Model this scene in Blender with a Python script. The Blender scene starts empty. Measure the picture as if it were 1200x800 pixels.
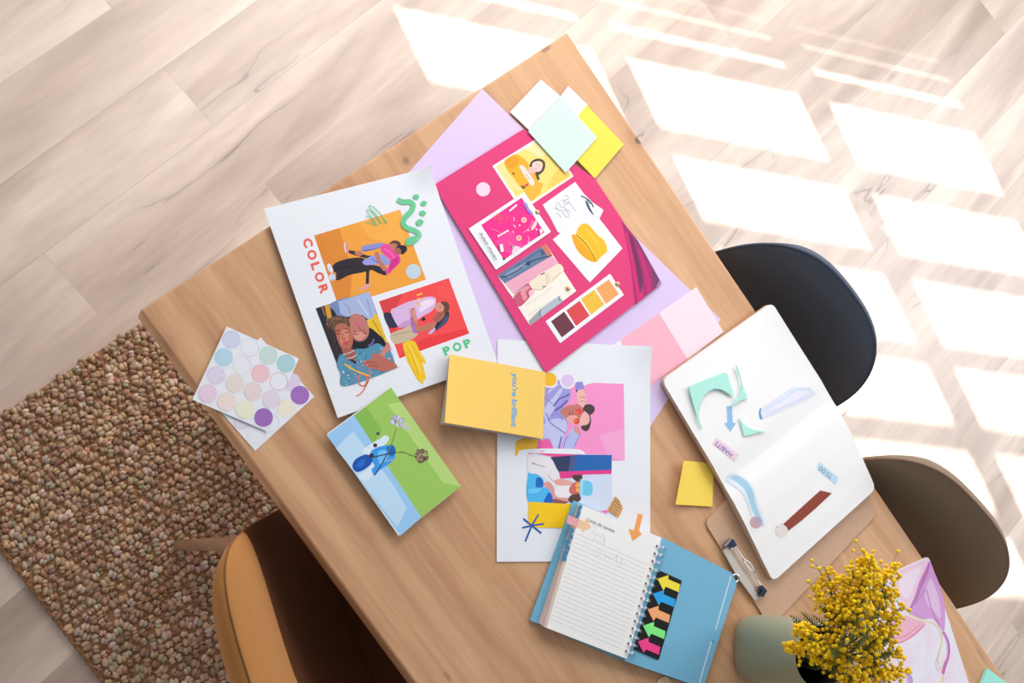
import bpy, bmesh, math, random
from mathutils import Vector, Matrix
random.seed(7)
S = bpy.context.scene
C = S.collection

# ------------------------------------------------------------------ camera, light, exposure
F = 1430.0
RM = Matrix(((0.73644335, -0.56282831, 0.37533382),
             (-0.57227406, -0.81418121, -0.09803754),
             (0.36076805, -0.14259472, -0.92169038)))      # photo frame (x right, y down, z forward) -> world
ZT = 0.75                                                   # table top
CZ = ZT + 1.92                                              # camera height
cd = bpy.data.cameras.new('camera'); cam = bpy.data.objects.new('camera', cd); C.objects.link(cam)
cd.sensor_width = 36; cd.lens = F / 1200 * 36; cd.clip_start = 0.05
M = RM @ Matrix(((1, 0, 0), (0, -1, 0), (0, 0, -1)))
cam.matrix_world = Matrix.Translation((0, 0, CZ)) @ M.to_4x4()
S.camera = cam
S.view_settings.view_transform = 'Standard'; S.view_settings.look = 'None'
S.view_settings.exposure = 0.0; S.view_settings.gamma = 1.0; S.view_settings.use_curve_mapping = False

SUN_EL = math.radians(39.0); TE = math.tan(SUN_EL)
A_WALL = math.radians(-41.41); A_SUN = math.radians(-99.91)
WD = Vector((math.cos(A_WALL), math.sin(A_WALL), 0)); SD = Vector((math.cos(A_SUN), math.sin(A_SUN), 0))
T_WALL = -2.75
def wallpt(s, z, off=0.0):
    n = Vector((-WD.y, WD.x, 0))
    return WD * s + SD * T_WALL + n * off + Vector((0, 0, z))

w = bpy.data.worlds.new('world'); S.world = w; w.use_nodes = True
wb = w.node_tree.nodes['Background']; wb.inputs[0].default_value = (0.90, 0.94, 1.0, 1); wb.inputs[1].default_value = 0.37
sl = bpy.data.lights.new('sun', 'SUN'); sl.energy = 13.0; sl.angle = math.radians(0.53); sl.color = (1.0, 0.98, 0.96)
so = bpy.data.objects.new('sun', sl); C.objects.link(so)
ld = (SD * math.cos(SUN_EL) + Vector((0, 0, -math.sin(SUN_EL)))).normalized()
so.rotation_euler = ld.to_track_quat('-Z', 'Y').to_euler(); so.location = (0, 3, 4)
def area(name, loc, target, sx, sy, power, color):
    l = bpy.data.lights.new(name, 'AREA'); l.shape = 'RECTANGLE'; l.size = sx; l.size_y = sy; l.energy = power; l.color = color
    o = bpy.data.objects.new(name, l); C.objects.link(o); o.location = loc
    o.rotation_euler = (Vector(target) - Vector(loc)).to_track_quat('-Z', 'Y').to_euler(); return o
area('daylight_through_window', wallpt(2.4, 1.65, -0.12), (1.2, -0.4, 0.6), 2.0, 1.4, 52, (1.0, 0.985, 0.98))
area('daylight_from_right', (3.9, -1.1, 2.5), (1.0, -0.6, 0.7), 2.6, 1.8, 92, (0.86, 0.92, 1.0))

# ------------------------------------------------------------------ helpers
def T(px, py, z=ZT):
    d = RM @ Vector(((px - 600) / F, (py - 400) / F, 1.0))
    t = (z - CZ) / d.z
    return Vector((d.x * t, d.y * t, z))
def zz(x0, y0, s, pts): return [(x0 + a / s, y0 + b / s) for a, b in pts]
def lin(c):
    c = c / 255.0
    return c / 12.92 if c <= 0.04045 else ((c + 0.055) / 1.055) ** 2.4
def L3(c): return (lin(c[0]), lin(c[1]), lin(c[2]), 1.0)
MATS = {}
def nmat(name):
    m = bpy.data.materials.new(name); m.use_nodes = True; return m, m.node_tree, m.node_tree.nodes['Principled BSDF']
def plain(name, col, rough=0.6, metal=0.0, bump=0.0, bscale=400, spec=0.4, var=0.0, sheen=0.0):
    if name in MATS: return MATS[name]
    m, nt, b = nmat(name)
    b.inputs['Base Color'].default_value = L3(col); b.inputs['Roughness'].default_value = rough
    b.inputs['Metallic'].default_value = metal; b.inputs['Specular IOR Level'].default_value = spec
    if sheen:
        b.inputs['Sheen Weight'].default_value = sheen; b.inputs['Sheen Roughness'].default_value = 0.4
    if bump or var:
        tc = nt.nodes.new('ShaderNodeTexCoord'); n = nt.nodes.new('ShaderNodeTexNoise')
        n.inputs['Scale'].default_value = bscale; n.inputs['Detail'].default_value = 4
        nt.links.new(tc.outputs['Object'], n.inputs['Vector'])
        if bump:
            bp = nt.nodes.new('ShaderNodeBump'); bp.inputs['Strength'].default_value = bump; bp.inputs['Distance'].default_value = 0.002
            nt.links.new(n.outputs['Fac'], bp.inputs['Height']); nt.links.new(bp.outputs['Normal'], b.inputs['Normal'])
        if var:
            h = nt.nodes.new('ShaderNodeMapRange'); h.inputs[1].default_value = 0.3; h.inputs[2].default_value = 0.7
            h.inputs[3].default_value = 1 - var; h.inputs[4].default_value = 1 + var
            mx = nt.nodes.new('ShaderNodeHueSaturation'); mx.inputs['Color'].default_value = L3(col)
            nt.links.new(n.outputs['Fac'], h.inputs[0]); nt.links.new(h.outputs[0], mx.inputs['Value'])
            nt.links.new(mx.outputs[0], b.inputs['Base Color'])
    MATS[name] = m; return m
def attrmat(name, rough=0.5, bump=0.0, bscale=300):
    m, nt, b = nmat(name)
    a = nt.nodes.new('ShaderNodeAttribute'); a.attribute_name = 'Col'
    nt.links.new(a.outputs['Color'], b.inputs['Base Color']); b.inputs['Roughness'].default_value = rough
    b.inputs['Specular IOR Level'].default_value = 0.3
    if bump:
        tc = nt.nodes.new('ShaderNodeTexCoord'); n = nt.nodes.new('ShaderNodeTexNoise'); n.inputs['Scale'].default_value = bscale
        nt.links.new(tc.outputs['Object'], n.inputs['Vector'])
        bp = nt.nodes.new('ShaderNodeBump'); bp.inputs['Strength'].default_value = bump; bp.inputs['Distance'].default_value = 0.002
        nt.links.new(n.outputs['Fac'], bp.inputs['Height']); nt.links.new(bp.outputs['Normal'], b.inputs['Normal'])
    return m
PRINT = attrmat('printed_ink', 0.55)

def tag(o, label=None, cat=None, group=None, kind=None):
    if label: o['label'] = label
    if cat: o['category'] = cat
    if group: o['group'] = group
    if kind: o['kind'] = kind
    return o
def worldloc(p):
    v = Vector((0, 0, 0))
    while p is not None: v = v + p.location; p = p.parent
    return v
def empty(name, loc, label, cat, group=None):
    o = bpy.data.objects.new(name, None); o.empty_display_size = 0.05; C.objects.link(o); o.location = loc
    return tag(o, label, cat, group)
def mesh(name, V, Fc, mat, parent=None, smooth=False, cols=None):
    """V in world coordinates; the object's origin goes to its parent's, or to its own base."""
    V = [Vector(v) for v in V]
    me = bpy.data.meshes.new(name)
    o = bpy.data.objects.new(name, me); C.objects.link(o)
    if parent is not None:
        base = worldloc(parent); o.parent = parent
    else:
        n = len(V); base = Vector((sum(v.x for v in V) / n, sum(v.y for v in V) / n, min(v.z for v in V)))
        o.location = base
    me.from_pydata([tuple(v - base) for v in V], [], Fc)
    if cols is not None:
        at = me.color_attributes.new('Col', 'FLOAT_COLOR', 'CORNER')
        for p in me.polygons:
            c = cols[p.index]
            for li in p.loop_indices: at.data[li].color = c
    me.materials.append(mat)
    if smooth:
        for p in me.polygons: p.use_smooth = True
    me.update(); return o
class B:
    """collects shapes in world coordinates, links them as ONE mesh"""
    def __init__(s): s.V = []; s.F = []; s.c = []
    def add(s, V, Fc, col=None):
        k = len(s.V); s.V += [Vector(v) for v in V]; s.F += [tuple(i + k for i in f) for f in Fc]
        s.c += [col] * len(Fc); return s
    def box(s, c, h, rz=0.0, col=None):
        ca, sa = math.cos(rz), math.sin(rz); V = []
        for z in (-1, 1):
            for x, y in ((-1, -1), (1, -1), (1, 1), (-1, 1)):
                lx, ly = x * h[0], y * h[1]
                V.append((c[0] + ca * lx - sa * ly, c[1] + sa * lx + ca * ly, c[2] + z * h[2]))
        return s.add(V, [(3, 2, 1, 0), (4, 5, 6, 7), (0, 1, 5, 4), (1, 2, 6, 5), (2, 3, 7, 6), (3, 0, 4, 7)], col)
    def tube(s, pts, rad, n=8, col=None, caps=True):
        pts = [Vector(p) for p in pts]
        if not hasattr(rad, '__len__'): rad = [rad] * len(pts)
        V = []; Fc = []; ref = None
        for i, p in enumerate(pts):
            d = (pts[min(i + 1, len(pts) - 1)] - pts[max(i - 1, 0)]).normalized()
            if ref is None:
                ref = Vector((0, 0, 1)) if abs(d.z) < 0.9 else Vector((1, 0, 0))
            a = (ref - d * ref.dot(d)).normalized(); ref = a; b = d.cross(a)
            for k in range(n):
                t = 2 * math.pi * k / n; V.append(p + (a * math.cos(t) + b * math.sin(t)) * rad[i])
        for i in range(len(pts) - 1):
            for k in range(n):
                Fc.append((i * n + k, i * n + (k + 1) % n, (i + 1) * n + (k + 1) % n, (i + 1) * n + k))
        if caps: Fc.append(tuple(range(n))[::-1]); Fc.append(tuple(range((len(pts) - 1) * n, len(pts) * n)))
        return s.add(V, Fc, col)
    def lathe(s, c, prof, n=40, col=None, sq=None):
        V = []; Fc = []
        for r, z in prof:
            for k in range(n):
                t = 2 * math.pi * k / n; g = r * (sq(z, t) if sq else 1); V.append((c[0] + g * math.cos(t), c[1] + g * math.sin(t), c[2] + z))
        for i in range(len(prof) - 1):
            for k in range(n): Fc.append((i * n + k, i * n + (k + 1) % n, (i + 1) * n + (k + 1) % n, (i + 1) * n + k))
        return s.add(V, Fc, col)
    def build(s, name, mat, parent=None, smooth=False):
        return mesh(name, s.V, s.F, mat, parent, smooth, s.c if s.c and s.c[0] is not None else None)

def roundpoly(P, r, n=6):
    """P: world points of a convex outline, r: radius (or list); rounds the corners"""
    out = []; k = len(P)
    for i in range(k):
        ri = r[i] if hasattr(r, '__len__') else r
        p, a, b = P[i], P[i - 1], P[(i + 1) % k]
        if ri <= 0: out.append(p.copy()); continue
        u = (a - p).normalized(); v = (b - p).normalized()
        for j in range(n + 1):
            t = j / n
            q = p + u * ri * (1 - t) ** 2 + v * ri * t ** 2     # quadratic corner
            out.append(q)
    return out
def slab(name, P, th, mat, parent=None, b=None):
    """P world outline at its top height; extruded down by th"""
    n = len(P); V = list(P) + [p - Vector((0, 0, th)) for p in P]
    Fc = [tuple(range(n)), tuple(range(2 * n - 1, n - 1, -1))] + [(i, n + i, n + (i + 1) % n, (i + 1) % n) for i in range(n)]
    if b is not None: return b.add(V, Fc)
    o = mesh(name, V, Fc, mat, parent)
    bm = bmesh.new(); bm.from_mesh(o.data); bmesh.ops.recalc_face_normals(bm, faces=bm.faces); bm.to_mesh(o.data); bm.free()
    return o
def Q(pts, z): return [T(x, y, z) for x, y in pts]

from mathutils.bvhtree import BVHTree
def on_surface(*objs, off=0.0002):
    """height function: where the line of sight through a photo point meets the given meshes"""
    V = []; Fc = []
    for o in objs:
        b0 = worldloc(o); k = len(V); V += [v.co + b0 for v in o.data.vertices]; Fc += [tuple(i + k for i in p.vertices) for p in o.data.polygons]
    tr = BVHTree.FromPolygons(V, Fc)
    def zf(x, y):
        d = (RM @ Vector(((x - 600) / F, (y - 400) / F, 1.0))).normalized()
        h = tr.ray_cast(Vector((0, 0, CZ)), d)
        return (h[0].z if h[0] is not None else V[0].z) + off
    return zf
def crs(P, closed=True, n=6):
    out = []; k = len(P); rng = range(k) if closed else range(k - 1)
    for i in rng:
        g = (lambda j: P[j % k]) if closed else (lambda j: P[max(0, min(k - 1, j))])
        p0, p1, p2, p3 = g(i - 1), g(i), g(i + 1), g(i + 2)
        for j in range(n):
            t = j / n; t2 = t * t; t3 = t2 * t
            out.append(tuple(0.5 * (2 * p1[a] + (p2[a] - p0[a]) * t + (2 * p0[a] - 5 * p1[a] + 4 * p2[a] - p3[a]) * t2 + (3 * p1[a] - p0[a] - 3 * p2[a] + p3[a]) * t3) for a in (0, 1)))
    if not closed: out.append(P[-1])
    return out
LAY = 5.0e-6
def prints(name, parent, z, items, label=None, zf=None, tr=None, mat=None):
    """flat printed shapes: each item is (kind, colour, data...), drawn in order; tr=(x0,y0,scale) crop frame"""
    b = B(); up = [0]; lay_of = []; LAY = min(5.0e-6, 0.0005 / max(1, len(items)))
    def P(p, w=False):
        x, y = p
        if tr: x, y = tr[0] + x / tr[2], tr[1] + y / tr[2]
        h = zf(x, y) if zf else z
        return T(x, y, h + up[0] * LAY)
    sc = tr[2] if tr else 1.0
    for it in items:
        k, col = it[0], L3(it[1]); up[0] += 1; lay_of += [up[0] - 1] * (len(b.V) - len(lay_of))
        if k in ('p', 's'):
            pts = it[2] if k == 'p' else crs(it[2])
            V = [P(p) for p in pts]; b.add(V, [tuple(range(len(V)))], col)
        elif k == 'c':
            (cx, cy), r = it[2], it[3]
            V = [P((cx + r * math.cos(t * math.pi / 14), cy + r * math.sin(t * math.pi / 14))) for t in range(28)]
            b.add(V, [tuple(range(28))], col)
        elif k == 'r':
            (cx, cy), r, wd = it[2], it[3], it[4]
            V = []
            for t in range(28):
                for rr in (r, r - wd): V.append(P((cx + rr * math.cos(t * math.pi / 14), cy + rr * math.sin(t * math.pi / 14))))
            b.add(V, [(2 * t, 2 * ((t + 1) % 28), 2 * ((t + 1) % 28) + 1, 2 * t + 1) for t in range(28)], col)
        elif k in ('l', 'cl'):
            pts = crs(it[2], False) if k == 'cl' else list(it[2]); wd = it[3]
            V = []; n = len(pts)
            for i, p in enumerate(pts):
                a = pts[max(i - 1, 0)]; c = pts[min(i + 1, n - 1)]
                dx, dy = c[0] - a[0], c[1] - a[1]; l = math.hypot(dx, dy) or 1
                ww = wd / 2 * (0.55 if (i in (0, n - 1) and n > 4) else 1)
                V.append(P((p[0] - dy / l * ww, p[1] + dx / l * ww))); V.append(P((p[0] + dy / l * ww, p[1] - dx / l * ww)))
            b.add(V, [(2 * i, 2 * i + 2, 2 * i + 3, 2 * i + 1) for i in range(n - 1)], col)
    lay_of += [up[0]] * (len(b.V) - len(lay_of))
    # every flat face looks up
    F2 = []
    for f in b.F:
        a = sum((b.V[f[i]].x * b.V[f[(i + 1) % len(f)]].y - b.V[f[(i + 1) % len(f)]].x * b.V[f[i]].y) for i in range(len(f)))
        F2.append(f if a > 0 else f[::-1])
    b.F = F2
    o = b.build(name, mat or PRINT, parent)
    if zf:                                     # fine mesh that follows the curved paper below
        base = worldloc(parent); bm = bmesh.new(); bm.from_mesh(o.data); ly = bm.verts.layers.float.new('lay'); bm.verts.ensure_lookup_table()
        for v in bm.verts: v[ly] = lay_of[v.index]
        bmesh.ops.triangulate(bm, faces=bm.faces)
        for _ in range(3):
            es = [e for e in bm.edges if e.calc_length() > 0.006]
            if es: bmesh.ops.subdivide_edges(bm, edges=es, cuts=1); bmesh.ops.triangulate(bm, faces=bm.faces)
        RT = RM.transposed()
        for v in bm.verts:
            g = v.co + base; c = RT @ (g - Vector((0, 0, CZ))); px, py = 600 + F * c.x / c.z, 400 + F * c.y / c.z
            v.co = T(px, py, zf(px, py) + v[ly] * 2.5e-5) - base
        bm.to_mesh(o.data); bm.free()
    if label: o['label'] = label
    return o
def text(name, parent, s, p0, p1, cap, z, col, bold=0.0, shear=0.0, zf=None, track=1.0):
    """lettering from p0 to p1 (photo points on the surface), cap height in photo pixels"""
    cu = bpy.data.curves.new('lettering', 'FONT'); cu.body = s; cu.size = 1.0; cu.offset = bold; cu.shear = shear; cu.space_character = track
    cu.resolution_u = 4
    t = bpy.data.objects.new('lettering_tmp', cu); C.objects.link(t)
    dg = bpy.context.evaluated_depsgraph_get(); me = bpy.data.meshes.new_from_object(t.evaluated_get(dg))
    V = [v.co.copy() for v in me.vertices]; Fc = [tuple(p.vertices) for p in me.polygons]
    bpy.data.objects.remove(t); bpy.data.meshes.remove(me); bpy.data.curves.remove(cu)
    x0 = min(v.x for v in V); x1 = max(v.x for v in V)
    dx, dy = p1[0] - p0[0], p1[1] - p0[1]; l = math.hypot(dx, dy); ux, uy = dx / l, dy / l; vx, vy = uy, -ux
    W = []
    for v in V:
        a = (v.x - x0) / (x1 - x0) * l; h = v.y / 0.7 * cap
        px, py = p0[0] + ux * a + vx * h, p0[1] + uy * a + vy * h
        W.append(T(px, py, (zf(px, py) if zf else z)))
    return mesh(name, W, Fc, PRINT, parent, cols=[L3(col)] * len(Fc))

# ------------------------------------------------------------------ materials for the large surfaces
def wood_table():
    m, nt, b = nmat('pale_oak_table'); N = nt.nodes; K = nt.links
    tc = N.new('ShaderNodeTexCoord'); mp = N.new('ShaderNodeMapping'); mp.inputs['Scale'].default_value = (1, 0.055, 1)
    K.new(tc.outputs['Object'], mp.inputs[0])
    n0 = N.new('ShaderNodeTexNoise'); n0.inputs['Scale'].default_value = 3.0; n0.inputs['Detail'].default_value = 2
    K.new(tc.outputs['Object'], n0.inputs['Vector'])
    mixv = N.new('ShaderNodeMix'); mixv.data_type = 'VECTOR'; mixv.inputs[0].default_value = 0.035
    K.new(mp.outputs[0], mixv.inputs[4]); K.new(n0.outputs['Color'], mixv.inputs[5])
    n1 = N.new('ShaderNodeTexNoise'); n1.inputs['Scale'].default_value = 26; n1.inputs['Detail'].default_value = 5; n1.inputs['Roughness'].default_value = 0.62
    K.new(mixv.outputs[1], n1.inputs['Vector'])
    n2 = N.new('ShaderNodeTexNoise'); n2.inputs['Scale'].default_value = 150; n2.inputs['Detail'].default_value = 3
    K.new(mixv.outputs[1], n2.inputs['Vector'])
    r1 = N.new('ShaderNodeValToRGB'); cr = r1.color_ramp
    cr.elements[0].position = 0.30; cr.elements[0].color = L3((196, 145, 106)); cr.elements[1].position = 0.72; cr.elements[1].color = L3((227, 181, 140))
    e = cr.elements.new(0.5); e.color = L3((214, 165, 123))
    K.new(n1.outputs['Fac'], r1.inputs[0])
    r2 = N.new('ShaderNodeMapRange'); r2.inputs[1].default_value = 0.3; r2.inputs[2].default_value = 0.7; r2.inputs[3].default_value = 0.93; r2.inputs[4].default_value = 1.04
    K.new(n2.outputs['Fac'], r2.inputs[0])
    # boards glued side by side
    sx = N.new('ShaderNodeSeparateXYZ'); K.new(tc.outputs['Object'], sx.inputs[0])
    fl = N.new('ShaderNodeMath'); fl.operation = 'MULTIPLY'; fl.inputs[1].default_value = 7.4; K.new(sx.outputs[0], fl.inputs[0])
    f2 = N.new('ShaderNodeMath'); f2.operation = 'FLOOR'; K.new(fl.outputs[0], f2.inputs[0])
    wn = N.new('ShaderNodeTexWhiteNoise'); wn.noise_dimensions = '1D'; K.new(f2.outputs[0], wn.inputs['W'])
    r3 = N.new('ShaderNodeMapRange'); r3.inputs[3].default_value = 0.95; r3.inputs[4].default_value = 1.05; K.new(wn.outputs['Value'], r3.inputs[0])
    mu = N.new('ShaderNodeMath'); mu.operation = 'MULTIPLY'; K.new(r2.outputs[0], mu.inputs[0]); K.new(r3.outputs[0], mu.inputs[1])
    hs = N.new('ShaderNodeHueSaturation'); K.new(r1.outputs[0], hs.inputs['Color']); K.new(mu.outputs[0], hs.inputs['Value'])
    last = hs.outputs[0]
    for (px, py, rx, ry, dk) in ((748.5, 164, .0085, .0085, .95), (475.5, 188, .006, .007, .5), (640, 57, .012, .005, .6), (744, 161, .017, .022, .18),
                                 (197, 401, .012, .02, .22), (524, 792, .004, .01, .4), (473, 186, .014, .02, .16), (1150, 768, .004, .02, .2)):
        kp = T(px, py)
        sb = N.new('ShaderNodeVectorMath'); sb.operation = 'SUBTRACT'; sb.inputs[1].default_value = (kp.x - TC.x, kp.y - TC.y, 0)
        K.new(mixo(nt, tc, n0), sb.inputs[0])
        ml = N.new('ShaderNodeVectorMath'); ml.operation = 'MULTIPLY'; ml.inputs[1].default_value = (1 / rx, 1 / ry, 0); K.new(sb.outputs[0], ml.inputs[0])
        ln = N.new('ShaderNodeVectorMath'); ln.operation = 'LENGTH'; K.new(ml.outputs[0], ln.inputs[0])
        rr = N.new('ShaderNodeMapRange'); rr.inputs[1].default_value = 0.55; rr.inputs[2].default_value = 1.25; rr.inputs[3].default_value = dk; rr.inputs[4].default_value = 0
        K.new(ln.outputs['Value'], rr.inputs[0])
        mx = N.new('ShaderNodeMix'); mx.data_type = 'RGBA'; K.new(rr.outputs[0], mx.inputs[0]); K.new(last, mx.inputs[6]); mx.inputs[7].default_value = L3((118, 88, 70))
        last = mx.outputs[2]
    K.new(last, b.inputs['Base Color']); b.inputs['Roughness'].default_value = 0.48; b.inputs['Specular IOR Level'].default_value = 0.35
    return m
def mixo(nt, tc, n0):
    key = nt.name + 'mo'
    if key in MATS: return MATS[key]
    v = nt.nodes.new('ShaderNodeMix'); v.data_type = 'VECTOR'; v.inputs[0].default_value = 0.0
    nt.links.new(tc.outputs['Object'], v.inputs[4]); nt.links.new(n0.outputs['Color'], v.inputs[5])
    MATS[key] = v.outputs[1]; return v.outputs[1]

def wood_floor():
    m, nt, b = nmat('light_oak_planks'); N = nt.nodes; K = nt.links
    tc = N.new('ShaderNodeTexCoord'); mp = N.new('ShaderNodeMapping'); mp.vector_type = 'POINT'
    mp.inputs['Rotation'].default_value = (0, 0, math.radians(-5.6)); mp.inputs['Location'].default_value = (0.33, 0.086, 0)
    K.new(tc.outputs['Object'], mp.inputs[0])
    br = N.new('ShaderNodeTexBrick'); br.offset = 0.37; br.offset_frequency = 2
    br.inputs['Scale'].default_value = 1.0; br.inputs['Brick Width'].default_value = 1.25; br.inputs['Row Height'].default_value = 0.165
    br.inputs['Mortar Size'].default_value = 0.0007; br.inputs['Mortar Smooth'].default_value = 0.3; br.inputs['Bias'].default_value = 0
    br.inputs['Color1'].default_value = (0, 0, 0, 1); br.inputs['Color2'].default_value = (1, 1, 1, 1); br.inputs['Mortar'].default_value = (0.5, 0.5, 0.5, 1)
    K.new(mp.outputs[0], br.inputs['Vector'])
    # grain that runs along each plank, shifted plank by plank
    sc = N.new('ShaderNodeVectorMath'); sc.operation = 'MULTIPLY'; sc.inputs[1].default_value = (0.16, 1.0, 1.0); K.new(mp.outputs[0], sc.inputs[0])
    of = N.new('ShaderNodeVectorMath'); of.operation = 'MULTIPLY'; of.inputs[1].default_value = (3.7, 9.1, 5.3); K.new(br.outputs['Color'], of.inputs[0])
    ad = N.new('ShaderNodeVectorMath'); ad.operation = 'ADD'; K.new(sc.outputs[0], ad.inputs[0]); K.new(of.outputs[0], ad.inputs[1])
    def noise(s, d, r=0.55, src=ad, dist=0.0):
        n = N.new('ShaderNodeTexNoise'); n.inputs['Scale'].default_value = s; n.inputs['Detail'].default_value = d; n.inputs['Roughness'].default_value = r; n.inputs['Distortion'].default_value = dist
        K.new(src.outputs[0], n.inputs['Vector']); return n
    big = noise(5.5, 3, 0.55, dist=0.6); fine = noise(75, 4, 0.7); mid = noise(19, 3)
    r1 = N.new('ShaderNodeValToRGB'); cr = r1.color_ramp
    cr.elements[0].position = 0.30; cr.elements[0].color = L3((188, 163, 146)); cr.elements[1].position = 0.68; cr.elements[1].color = L3((242, 222, 204))
    e = cr.elements.new(0.48); e.color = L3((218, 195, 178))
    K.new(big.outputs['Fac'], r1.inputs[0])
    r2 = N.new('ShaderNodeMapRange'); r2.inputs[1].default_value = 0.3; r2.inputs[2].default_value = 0.7; r2.inputs[3].default_value = 0.93; r2.inputs[4].default_value = 1.05; K.new(fine.outputs['Fac'], r2.inputs[0])
    r3 = N.new('ShaderNodeMapRange'); r3.inputs[1].default_value = 0.3; r3.inputs[2].default_value = 0.7; r3.inputs[3].default_value = 0.90; r3.inputs[4].default_value = 1.06; K.new(mid.outputs['Fac'], r3.inputs[0])
    mu = N.new('ShaderNodeMath'); mu.operation = 'MULTIPLY'; K.new(r2.outputs[0], mu.inputs[0]); K.new(r3.outputs[0], mu.inputs[1])
    r4 = N.new('ShaderNodeMapRange'); r4.inputs[3].default_value = 0.96; r4.inputs[4].default_value = 1.03; K.new(br.outputs['Color'], r4.inputs[0])
    m2 = N.new('ShaderNodeMath'); m2.operation = 'MULTIPLY'; K.new(mu.outputs[0], m2.inputs[0]); K.new(r4.outputs[0], m2.inputs[1])
    hs = N.new('ShaderNodeHueSaturation'); K.new(r1.outputs[0], hs.inputs['Color']); K.new(m2.outputs[0], hs.inputs['Value'])
    # thin dark cracks that wander along the grain, only here and there
    ck = noise(2.6, 5, 0.5, dist=0.3); a1 = N.new('ShaderNodeMath'); a1.operation = 'SUBTRACT'; a1.inputs[1].default_value = 0.5; K.new(ck.outputs['Fac'], a1.inputs[0])
    a2 = N.new('ShaderNodeMath'); a2.operation = 'ABSOLUTE'; K.new(a1.outputs[0], a2.inputs[0])
    a3 = N.new('ShaderNodeMapRange'); a3.inputs[1].default_value = 0.0006; a3.inputs[2].default_value = 0.0035; a3.inputs[3].default_value = 1; a3.inputs[4].default_value = 0; K.new(a2.outputs[0], a3.inputs[0])
    a3b = N.new('ShaderNodeMapRange'); a3b.inputs[1].default_value = 0.0; a3b.inputs[2].default_value = 0.03; a3b.inputs[3].default_value = 0.35; a3b.inputs[4].default_value = 0; K.new(a2.outputs[0], a3b.inputs[0])
    mxm = N.new('ShaderNodeMath'); mxm.operation = 'MAXIMUM'; K.new(a3.outputs[0], mxm.inputs[0]); K.new(a3b.outputs[0], mxm.inputs[1])
    gt = noise(1.9, 1, src=mp); g2 = N.new('ShaderNodeMapRange'); g2.inputs[1].default_value = 0.42; g2.inputs[2].default_value = 0.56; g2.inputs[3].default_value = 0; g2.inputs[4].default_value = 0.62; K.new(gt.outputs['Fac'], g2.inputs[0])
    a4 = N.new('ShaderNodeMath'); a4.operation = 'MULTIPLY'; K.new(mxm.outputs[0], a4.inputs[0]); K.new(g2.outputs[0], a4.inputs[1])
    mx = N.new('ShaderNodeMix'); mx.data_type = 'RGBA'; K.new(a4.outputs[0], mx.inputs[0]); K.new(hs.outputs[0], mx.inputs[6]); mx.inputs[7].default_value = L3((120, 100, 92))
    # knots
    sk = N.new('ShaderNodeVectorMath'); sk.operation = 'MULTIPLY'; sk.inputs[1].default_value = (1.6, 4.2, 1.0); K.new(mp.outputs[0], sk.inputs[0])
    vo = N.new('ShaderNodeTexVoronoi'); vo.inputs['Scale'].default_value = 1.25; K.new(sk.outputs[0], vo.inputs['Vector'])
    vr = N.new('ShaderNodeMapRange'); vr.inputs[1].default_value = 0.012; vr.inputs[2].default_value = 0.075; vr.inputs[3].default_value = 0.65; vr.inputs[4].default_value = 0; K.new(vo.outputs['Distance'], vr.inputs[0])
    mk = N.new('ShaderNodeMix'); mk.data_type = 'RGBA'; K.new(vr.outputs[0], mk.inputs[0]); K.new(mx.outputs[2], mk.inputs[6]); mk.inputs[7].default_value = L3((132, 112, 102))
    ms = N.new('ShaderNodeMath'); ms.operation = 'MULTIPLY'; ms.inputs[1].default_value = 0.28; K.new(br.outputs['Fac'], ms.inputs[0])
    m5 = N.new('ShaderNodeMix'); m5.data_type = 'RGBA'; K.new(ms.outputs[0], m5.inputs[0]); K.new(mk.outputs[2], m5.inputs[6]); m5.inputs[7].default_value = L3((130, 110, 98))
    K.new(m5.outputs[2], b.inputs['Base Color']); b.inputs['Roughness'].default_value = 0.38; b.inputs['Specular IOR Level'].default_value = 0.7
    bp = N.new('ShaderNodeBump'); bp.inputs['Strength'].default_value = 0.12; bp.inputs['Distance'].default_value = 0.002
    K.new(fine.outputs['Fac'], bp.inputs['Height']); K.new(bp.outputs['Normal'], b.inputs['Normal'])
    return m

# ------------------------------------------------------------------ the setting
fl = B().box((1.2, -0.2, -0.02), (3.6, 3.6, 0.02)).build('floor', wood_floor()); tag(fl, kind='structure')
WALLM = plain('white_wall_paint', (238, 236, 232), 0.9)
cols = [(1.427, 1.96), (2.048, 2.575), (2.664, 3.176)]
rows = [(-1.735, -1.715), (-1.678, -1.656), (-1.605, -1.572), (-1.505, -1.295), (-1.225, -1.03), (-.962, -.751), (-.690, -.498), (-.425, -.222), (-.155, .028)]
rz_ = [((a - T_WALL) * TE, (b - T_WALL) * TE) for a, b in rows]
def wbox(b, s0, s1, z0, z1, d=0.012, off=0.0):
    c = wallpt((s0 + s1) / 2, (z0 + z1) / 2, off); b.box(c, ((s1 - s0) / 2, d, (z1 - z0) / 2), A_WALL)
S0, S1 = cols[0][0], cols[-1][1]; Z0, Z1 = rz_[0][0] - 0.02, rz_[-1][1]
b = B()
wbox(b, -1.2, S0, 0, 4.9); wbox(b, S1, 5.2, 0, 4.9); wbox(b, S0, S1, 0, Z0 - 0.02); wbox(b, S0, S1, Z1 + 0.03, 4.9)
tag(b.build('wall_right', WALLM), kind='structure')
b = B()
for i in range(len(cols) - 1): wbox(b, cols[i][1], cols[i + 1][0], Z0, Z1 + 0.03, 0.008)
for i in range(len(rows) - 1): wbox(b, S0, S1, rz_[i][1], rz_[i + 1][0], 0.008)
wbox(b, S0, S1, Z1, Z1 + 0.03, 0.008)
wbox(b, S0, S1, Z0 - 0.02, rz_[0][0], 0.008)
tag(b.build('window_1', plain('white_window_frame', (240, 240, 238), 0.5)), kind='structure')

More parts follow.
